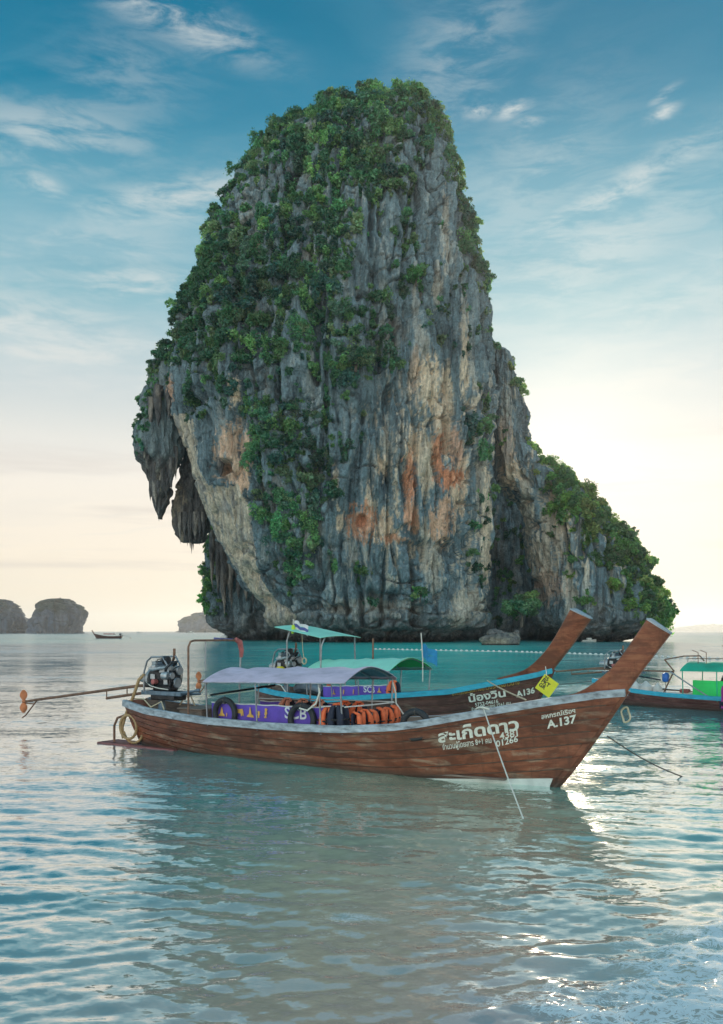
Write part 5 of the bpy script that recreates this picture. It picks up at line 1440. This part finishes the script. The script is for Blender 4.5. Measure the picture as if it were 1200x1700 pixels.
rope('stern_rope', [to_world(boatB, (.2, -.35, .85)), to_world(boatB, (.6, -.48, 1.02)), to_world(boatB, (1.1, -.60, .95)), to_world(boatB, (1.4, -.66, .74))], .014, ROPE_W, 'white rope bight on the stern of the second boat')
rope('mooring_rope', [to_world(boatB, (.0, .0, .8)), (-8.5, 33.0, -.05)], .010, ROPE_Y, 'thin pale stern line running left from the second boat', .15)
# yellow square sign hung on the bow
sg = empty('yellow_sign', to_world(boatB, (9.0, -.33, 1.27)), RZ_B + .20, label='yellow square sign hung corner-up on the bow of the second boat', category='sign')
sg.rotation_euler = (math.radians(-6), math.radians(34), RZ_B + .20)
MB().bbox((0, -.02, 0), (.36, .012, .36), .005).build('board', SIGNY, sg)
for k, (wd, zz_) in enumerate([('25', .085), ('PKT', -.005), ('GR', -.095)]):
    vs, fs = text_mesh(wd, .11, .004)
    mb = MB(); mb._add([Vector((-.15 + v.x, -.030, zz_ + v.y)) for v in vs], fs); mb.build('lettering', SIGNB, sg)

# ---- third boat, at the right edge
boatC = empty('longtail_boat', (8.2, 28.7, 0), RZ_C, label='low red-brown longtail boat with green cabin at the right edge', category='boat', group=BOATS)
build_hull(boatC, HC, WOOD_C, BLUEPAINT)
build_prow(boatC, 8.6, [(.75, .95), (1.10, 1.35), (1.42, 1.80), (1.80, 2.40)], [(.0, 1.10), (.6, 1.30), (1.0, 1.75), (1.46, 2.55)], (.10, .22), .06, WOOD_POST)
build_engine(boatC, .36, 1.02, tail=3.1, tail_dz=-.14, scale=1.05)
build_canopy(boatC, HC, 2.9, 6.2, 1.20, 1.25, .26, TEALC, posts=4, post_mat=TEALC)
pipe(boatC, 'canopy_strut', [(2.35, -.70, .50), (2.6, -.78, .95), (2.72, -.80, 1.18), (2.42, -.80, 1.52)], .022, RUST_M)
pipe(boatC, 'canopy_strut', [(2.42, -.80, 1.52), (2.42, .60, 1.60), (2.95, .60, 1.62), (3.2, .3, 1.48)], .020, RUST_M)
pipe(boatC, 'canopy_strut', [(2.60, -.82, 1.16), (3.3, -.80, .72), (3.75, -.80, .46)], .022, STEEL)
pipe(boatC, 'push_pole', [(-.4, -.5, 1.14), (2.7, -.78, 1.16)], .024, RUST_M)
pipe(boatC, 'push_pole', [(.6, -.4, 1.06), (2.25, -.72, .88)], .022, GREASE)
for x in (3.3, 3.55, 4.2, 4.35):
    pipe(boatC, 'roof_rail', [(x, -.4, 1.42), (x, -.4, 1.75 + .12 * (x > 4)), (x - .18, -.4, 1.82 + .15 * (x > 4))], .012, RUST_M, 6)
pipe(boatC, 'roof_rail', [(3.0, -.45, 1.46), (3.0, -.45, 1.56), (4.6, -.45, 1.60)], .010, RUST_M, 6)
MB().bbox((4.35, -.55, .62), (2.3, .06, .58), .02).build('side_panel', GREENC, boatC)
MB().bbox((4.0, .1, .70), (.35, .3, .5), .06).build('dark_bundle', NAVY, boatC)
MB().lathe((2.42, -.72, .82), (0, 0, 1), [(0, .03), (.02, .09), (.06, .105), (.24, .105), (.28, .08), (.30, .03)], 16).build('blue_can', BLUEP, boatC, smooth=True)
pipe(boatC, 'can_stake', [(2.42, -.72, .4), (2.42, -.72, .84)], .01, GREASE, 6)
for k, (x, r) in enumerate([(1.15, .17), (1.5, .21), (1.9, .14)]):
    rg3 = random.Random(k)
    MB().lathe((x, -.15, .42), (0, 0, 1), [(0, r * .9), (.05, r * 1.1), (.14 + r * .3, r), (.2 + r * .5, r * .45), (.25 + r * .6, r * .12)], 12).build('white_sack', WHITEPAINT, boatC, smooth=True)
MB().bbox((2.55, -.2, .46), (1.1, .3, .10), .03).build('surfboard', WHITEPAINT, boatC)
MB().bbox((2.85, -.3, .55), (.3, .2, .12), .04).build('red_cushion', PINKCAP, boatC)
rope('bow_rope', [to_world(boatC, (.2, -.36, .60)), to_world(boatC, (.1, -.42, .36)), to_world(boatC, (.32, -.46, .2)), to_world(boatC, (.45, -.46, .48)), to_world(boatC, (.62, -.52, .3))], .02, ROPE_Y, 'yellowed rope loops hanging off the stern of the right-hand boat')
rope('mooring_rope', [to_world(boatC, (-.1, .0, .75)), (2.6, 36.0, -.05)], .010, ROPE_D, 'dark stern line running left from the right-hand boat', .12)

# ---- small craft further out
boatD = empty('longtail_boat', (-79.6, 283.0, 0), math.radians(172), label='small distant longtail boat with red canopy crossing the left of the bay', category='boat', group=BOATS)
HD = Hull(8.6, zgA)
build_hull(boatD, HD, WOOD_B, WOOD_B, detail=False, nstr=3)
build_prow(boatD, 8.6, [(.80, 1.05), (1.16, 1.49), (1.42, 1.86), (1.9, 2.7)], [(.05, 1.28), (.62, 1.44), (1.02, 1.86), (1.6, 2.8)], (.12, .26), .06, WOOD_B)
build_engine(boatD, .3, 1.1, tail=3.5, tail_dz=-.9)
build_canopy(boatD, HD, 2.4, 6.0, 1.35, 1.4, .3, PINKCAP, posts=3)

def motor_boat(loc, rz, L, label, hullmat, topmat, group=None):
    o = empty('motor_boat', loc, rz, label=label, category='boat', group=group)
    rings = []
    for t in np.linspace(0, 1, 12):
        x = -L / 2 + L * t; b = L * .17 * (1 - max(0, (t - .5) / .5) ** 2.2) + .02; h = L * .12 * (1 + .5 * t * t)
        rings.append([Vector((x, -b, h)), Vector((x, -b * .8, h * .3)), Vector((x, 0, -.15)), Vector((x, b * .8, h * .3)), Vector((x, b, h))])
    loft(MB(), rings).build('hull', hullmat, o, smooth=True)
    MB().bbox((-L * .02, 0, L * .21), (L * .30, L * .24, L * .12), L * .03).build('cabin', topmat, o)
    MB().bbox((L * .10, 0, L * .22), (L * .05, L * .22, L * .08), L * .01).build('windscreen', BLUESTEEL, o)
    MB().bbox((-L * .52, 0, L * .13), (L * .07, L * .07, L * .17), L * .02).build('outboard_motor', GREASE, o)
    return o
motor_boat((-34.6, 214.0, 0), math.radians(175), 5.0, 'dark speedboat with blue stern at the foot of the stalactite cliff', FLAGNAVY, WHITEPAINT)
motor_boat((-405, 1100.0, 0), math.radians(10), 9.0, 'tiny white boat on the horizon between the two left islands', WHITEPAINT, WHITEPAINT)
motor_boat((-300, 1150.0, 0), math.radians(170), 8.0, 'tiny white boat on the horizon before the blocky island', WHITEPAINT, WHITEPAINT)
motor_boat((-220, 1100.0, 0), math.radians(10), 9.0, 'tiny white boat on the horizon before the low hazy island', WHITEPAINT, WHITEPAINT)
motor_boat((51.5, 193.0, 0), math.radians(10), 3.4, 'small white boat in the shade below the wooded spur', WHITEPAINT, WHITEPAINT)

# buoy line that fences the bathing water
bl = empty('buoy_line', (20, 95, 0), label='long line of small white floats strung across the bay before the tower', category='buoy line')
ctrl = [(1.6, 113), (9.5, 105.5), (18.5, 97), (24.6, 85.5), (28.8, 75.5), (34, 66)]
tt = np.linspace(0, 1, 400); cxs = np.interp(tt, np.linspace(0, 1, 6), [c[0] for c in ctrl]); cys = np.interp(tt, np.linspace(0, 1, 6), [c[1] for c in ctrl])
seg = np.concatenate([[0], np.cumsum(np.hypot(np.diff(cxs), np.diff(cys)))])
nfl = int(seg[-1] / .78)
under(MB().tube([(x, y, .03) for x, y in zip(cxs[::8], cys[::8])], .02, 5).build('cord', ROPE_W, None, smooth=True), bl)
fm = MB().lathe((-.17, 0, 0), (1, 0, 0), [(0, .03), (.05, .10), (.17, .125), (.29, .10), (.34, .03)], 10)
f0 = fm.build('float', WHITEPAINT, None, smooth=True)
for k in range(nfl):
    s = (k + .5) * .78
    x = np.interp(s, seg, cxs); y = np.interp(s, seg, cys); a = math.atan2(np.interp(s + .3, seg, cys) - np.interp(s - .3, seg, cys), np.interp(s + .3, seg, cxs) - np.interp(s - .3, seg, cxs))
    f = f0 if k == 0 else f0.copy()
    if k: COL.objects.link(f)
    f.location = (x, y, .06); f.rotation_euler = (0, 0, a)
    under(f, bl)

# ---- person wading beside the right-hand boat
SKIN = principled('skin', (.36, .20, .13), .55, var=.1, scale=9)
SHIRT = principled('magenta_shirt', (.42, .03, .28), .8, var=.2, scale=9)
TROUS = principled('dark_trousers', (.03, .035, .06), .85, var=.2, scale=9)
HAIR = principled('black_hair', (.015, .013, .012), .6)
CAPB = principled('dark_blue_cap', (.03, .06, .10), .75)
def skin_mesh(name, verts, edges, radii, mat, parent, sub=2):
    me = bpy.data.meshes.new(name); me.from_pydata([tuple(v) for v in verts], edges, [])
    o = bpy.data.objects.new(name, me); COL.objects.link(o)
    m = o.modifiers.new('skin', 'SKIN'); m.use_smooth_shade = True
    s = o.modifiers.new('sub', 'SUBSURF'); s.levels = sub; s.render_levels = sub
    for sv, r in zip(me.skin_vertices[0].data, radii): sv.radius = (r, r) if not isinstance(r, tuple) else r
    me.skin_vertices[0].data[0].use_root = True
    bpy.context.view_layer.update()
    ev = o.evaluated_get(bpy.context.evaluated_depsgraph_get())
    nm = bpy.data.meshes.new_from_object(ev)
    bpy.data.objects.remove(o)
    nm.materials.clear(); nm.materials.append(mat)
    o = bpy.data.objects.new(name, nm); COL.objects.link(o); o.parent = parent
    return o
def person(loc, rz, label):
    root = empty('person', loc, rz, label=label, category='person')
    V = [(0, 0, .95), (0, 0, 1.12), (0, .01, 1.30), (0, .0, 1.42), (0, -.01, 1.50), (0, -.02, 1.58),            # 0 pelvis .. 5 head base
         (0, -.03, 1.66), (0, -.02, 1.72),
         (.10, 0, .90), (.11, -.03, .50), (.11, .02, .10), (.11, -.12, .04),                                      # right leg
         (-.10, 0, .90), (-.12, -.02, .50), (-.12, .03, .10), (-.12, -.11, .04),
         (.18, 0, 1.38), (.25, .02, 1.12), (.24, -.16, .95), (.23, -.25, .93),                                    # arms
         (-.18, 0, 1.38), (-.26, .03, 1.12), (-.23, -.14, .93), (-.22, -.23, .90)]
    E_ = [(0, 1), (1, 2), (2, 3), (3, 4), (4, 5), (5, 6), (6, 7), (0, 8), (8, 9), (9, 10), (10, 11), (0, 12), (12, 13), (13, 14), (14, 15), (3, 16), (16, 17), (17, 18), (18, 19), (3, 20), (20, 21), (21, 22), (22, 23)]
    R = [(.14, .10), (.13, .095), (.15, .10), (.10, .08), .052, (.075, .085), (.082, .095), (.06, .07), .085, .058, .042, .035, .085, .058, .042, .035, .055, .042, .033, .032, .055, .042, .033, .032]
    skin_mesh('body', V, E_, R, SKIN, root)
    for sx, hx, hy, hz in ((1, .23, -.28, .925), (-1, -.22, -.26, .895)):
        mb = MB()
        mb.bbox((hx, hy, hz), (.075, .085, .03), .012)
        for k in range(4): mb.tube([(hx - .028 + .019 * k, hy - .03, hz), (hx - .029 + .02 * k, hy - .075, hz - .01), (hx - .029 + .02 * k, hy - .10 - .008 * (k in (1, 2)), hz - .035)], [.009, .0085, .007], 6)
        mb.tube([(hx - sx * .03, hy + .02, hz), (hx - sx * .055, hy - .02, hz - .005), (hx - sx * .05, hy - .055, hz - .02)], [.011, .010, .008], 6)
        mb.build('hand', SKIN, root, smooth=True)
    skin_mesh('shirt', [V[0], V[1], V[2], V[3], V[16], (.245, .02, 1.16), V[20], (-.25, .025, 1.16), (0, 0, .88)], [(0, 1), (1, 2), (2, 3), (3, 4), (4, 5), (3, 6), (6, 7), (0, 8)], [(.16, .12), (.15, .115), (.17, .12), (.11, .09), .072, .062, .072, .062, (.165, .125)], SHIRT, root)
    skin_mesh('trousers', [(0, 0, .93), V[8], V[9], (.11, .02, .16), V[12], V[13], (-.12, .03, .16)], [(0, 1), (1, 2), (2, 3), (0, 4), (4, 5), (5, 6)], [(.15, .11), .10, .075, .06, .10, .075, .06], TROUS, root)
    MB().lathe((0, -.02, 1.665), (0, .06, 1), [(0, .098), (.05, .100), (.09, .085), (.115, .05), (.125, .01)], 18).build('cap', CAPB, root, smooth=True)
    MB().sheet([[Vector((x, -.10 - .09 * t * (1 - (x / .09) ** 2), 1.685 - .01 * t)) for x in np.linspace(-.08, .08, 7)] for t in (0, .5, 1)], .008).build('cap_peak', CAPB, root)
    MB().lathe((0, .015, 1.60), (0, 0, 1), [(0, .07), (.03, .088), (.08, .094)], 16).build('hair', HAIR, root, smooth=True)
    mb = MB(); mb.lathe((0, -.118, 1.625), (0, -1, -.25), [(0, .016), (.018, .011), (.024, .003)], 8).build('nose', SKIN, root, smooth=True)
    for sx in (-1, 1):
        MB().lathe((sx * .033, -.112, 1.655), (0, -1, 0), [(0, .011), (.006, .008)], 8).build('eye', HAIR, root)
        MB().lathe((sx * .088, .0, 1.63), (sx, 0, 0), [(0, .022), (.012, .02), (.016, .01)], 8).build('ear', SKIN, root, smooth=True)
    MB().bbox((0, -.112, 1.582), (.05, .012, .012), .004).build('mouth', PINKCAP, root)
    return root
pp = (1204 - 600) / F * 24.6
person((pp, 24.6, -.62), math.radians(70), 'person in magenta shirt and dark cap wading beside the right-hand boat')
build_haze()
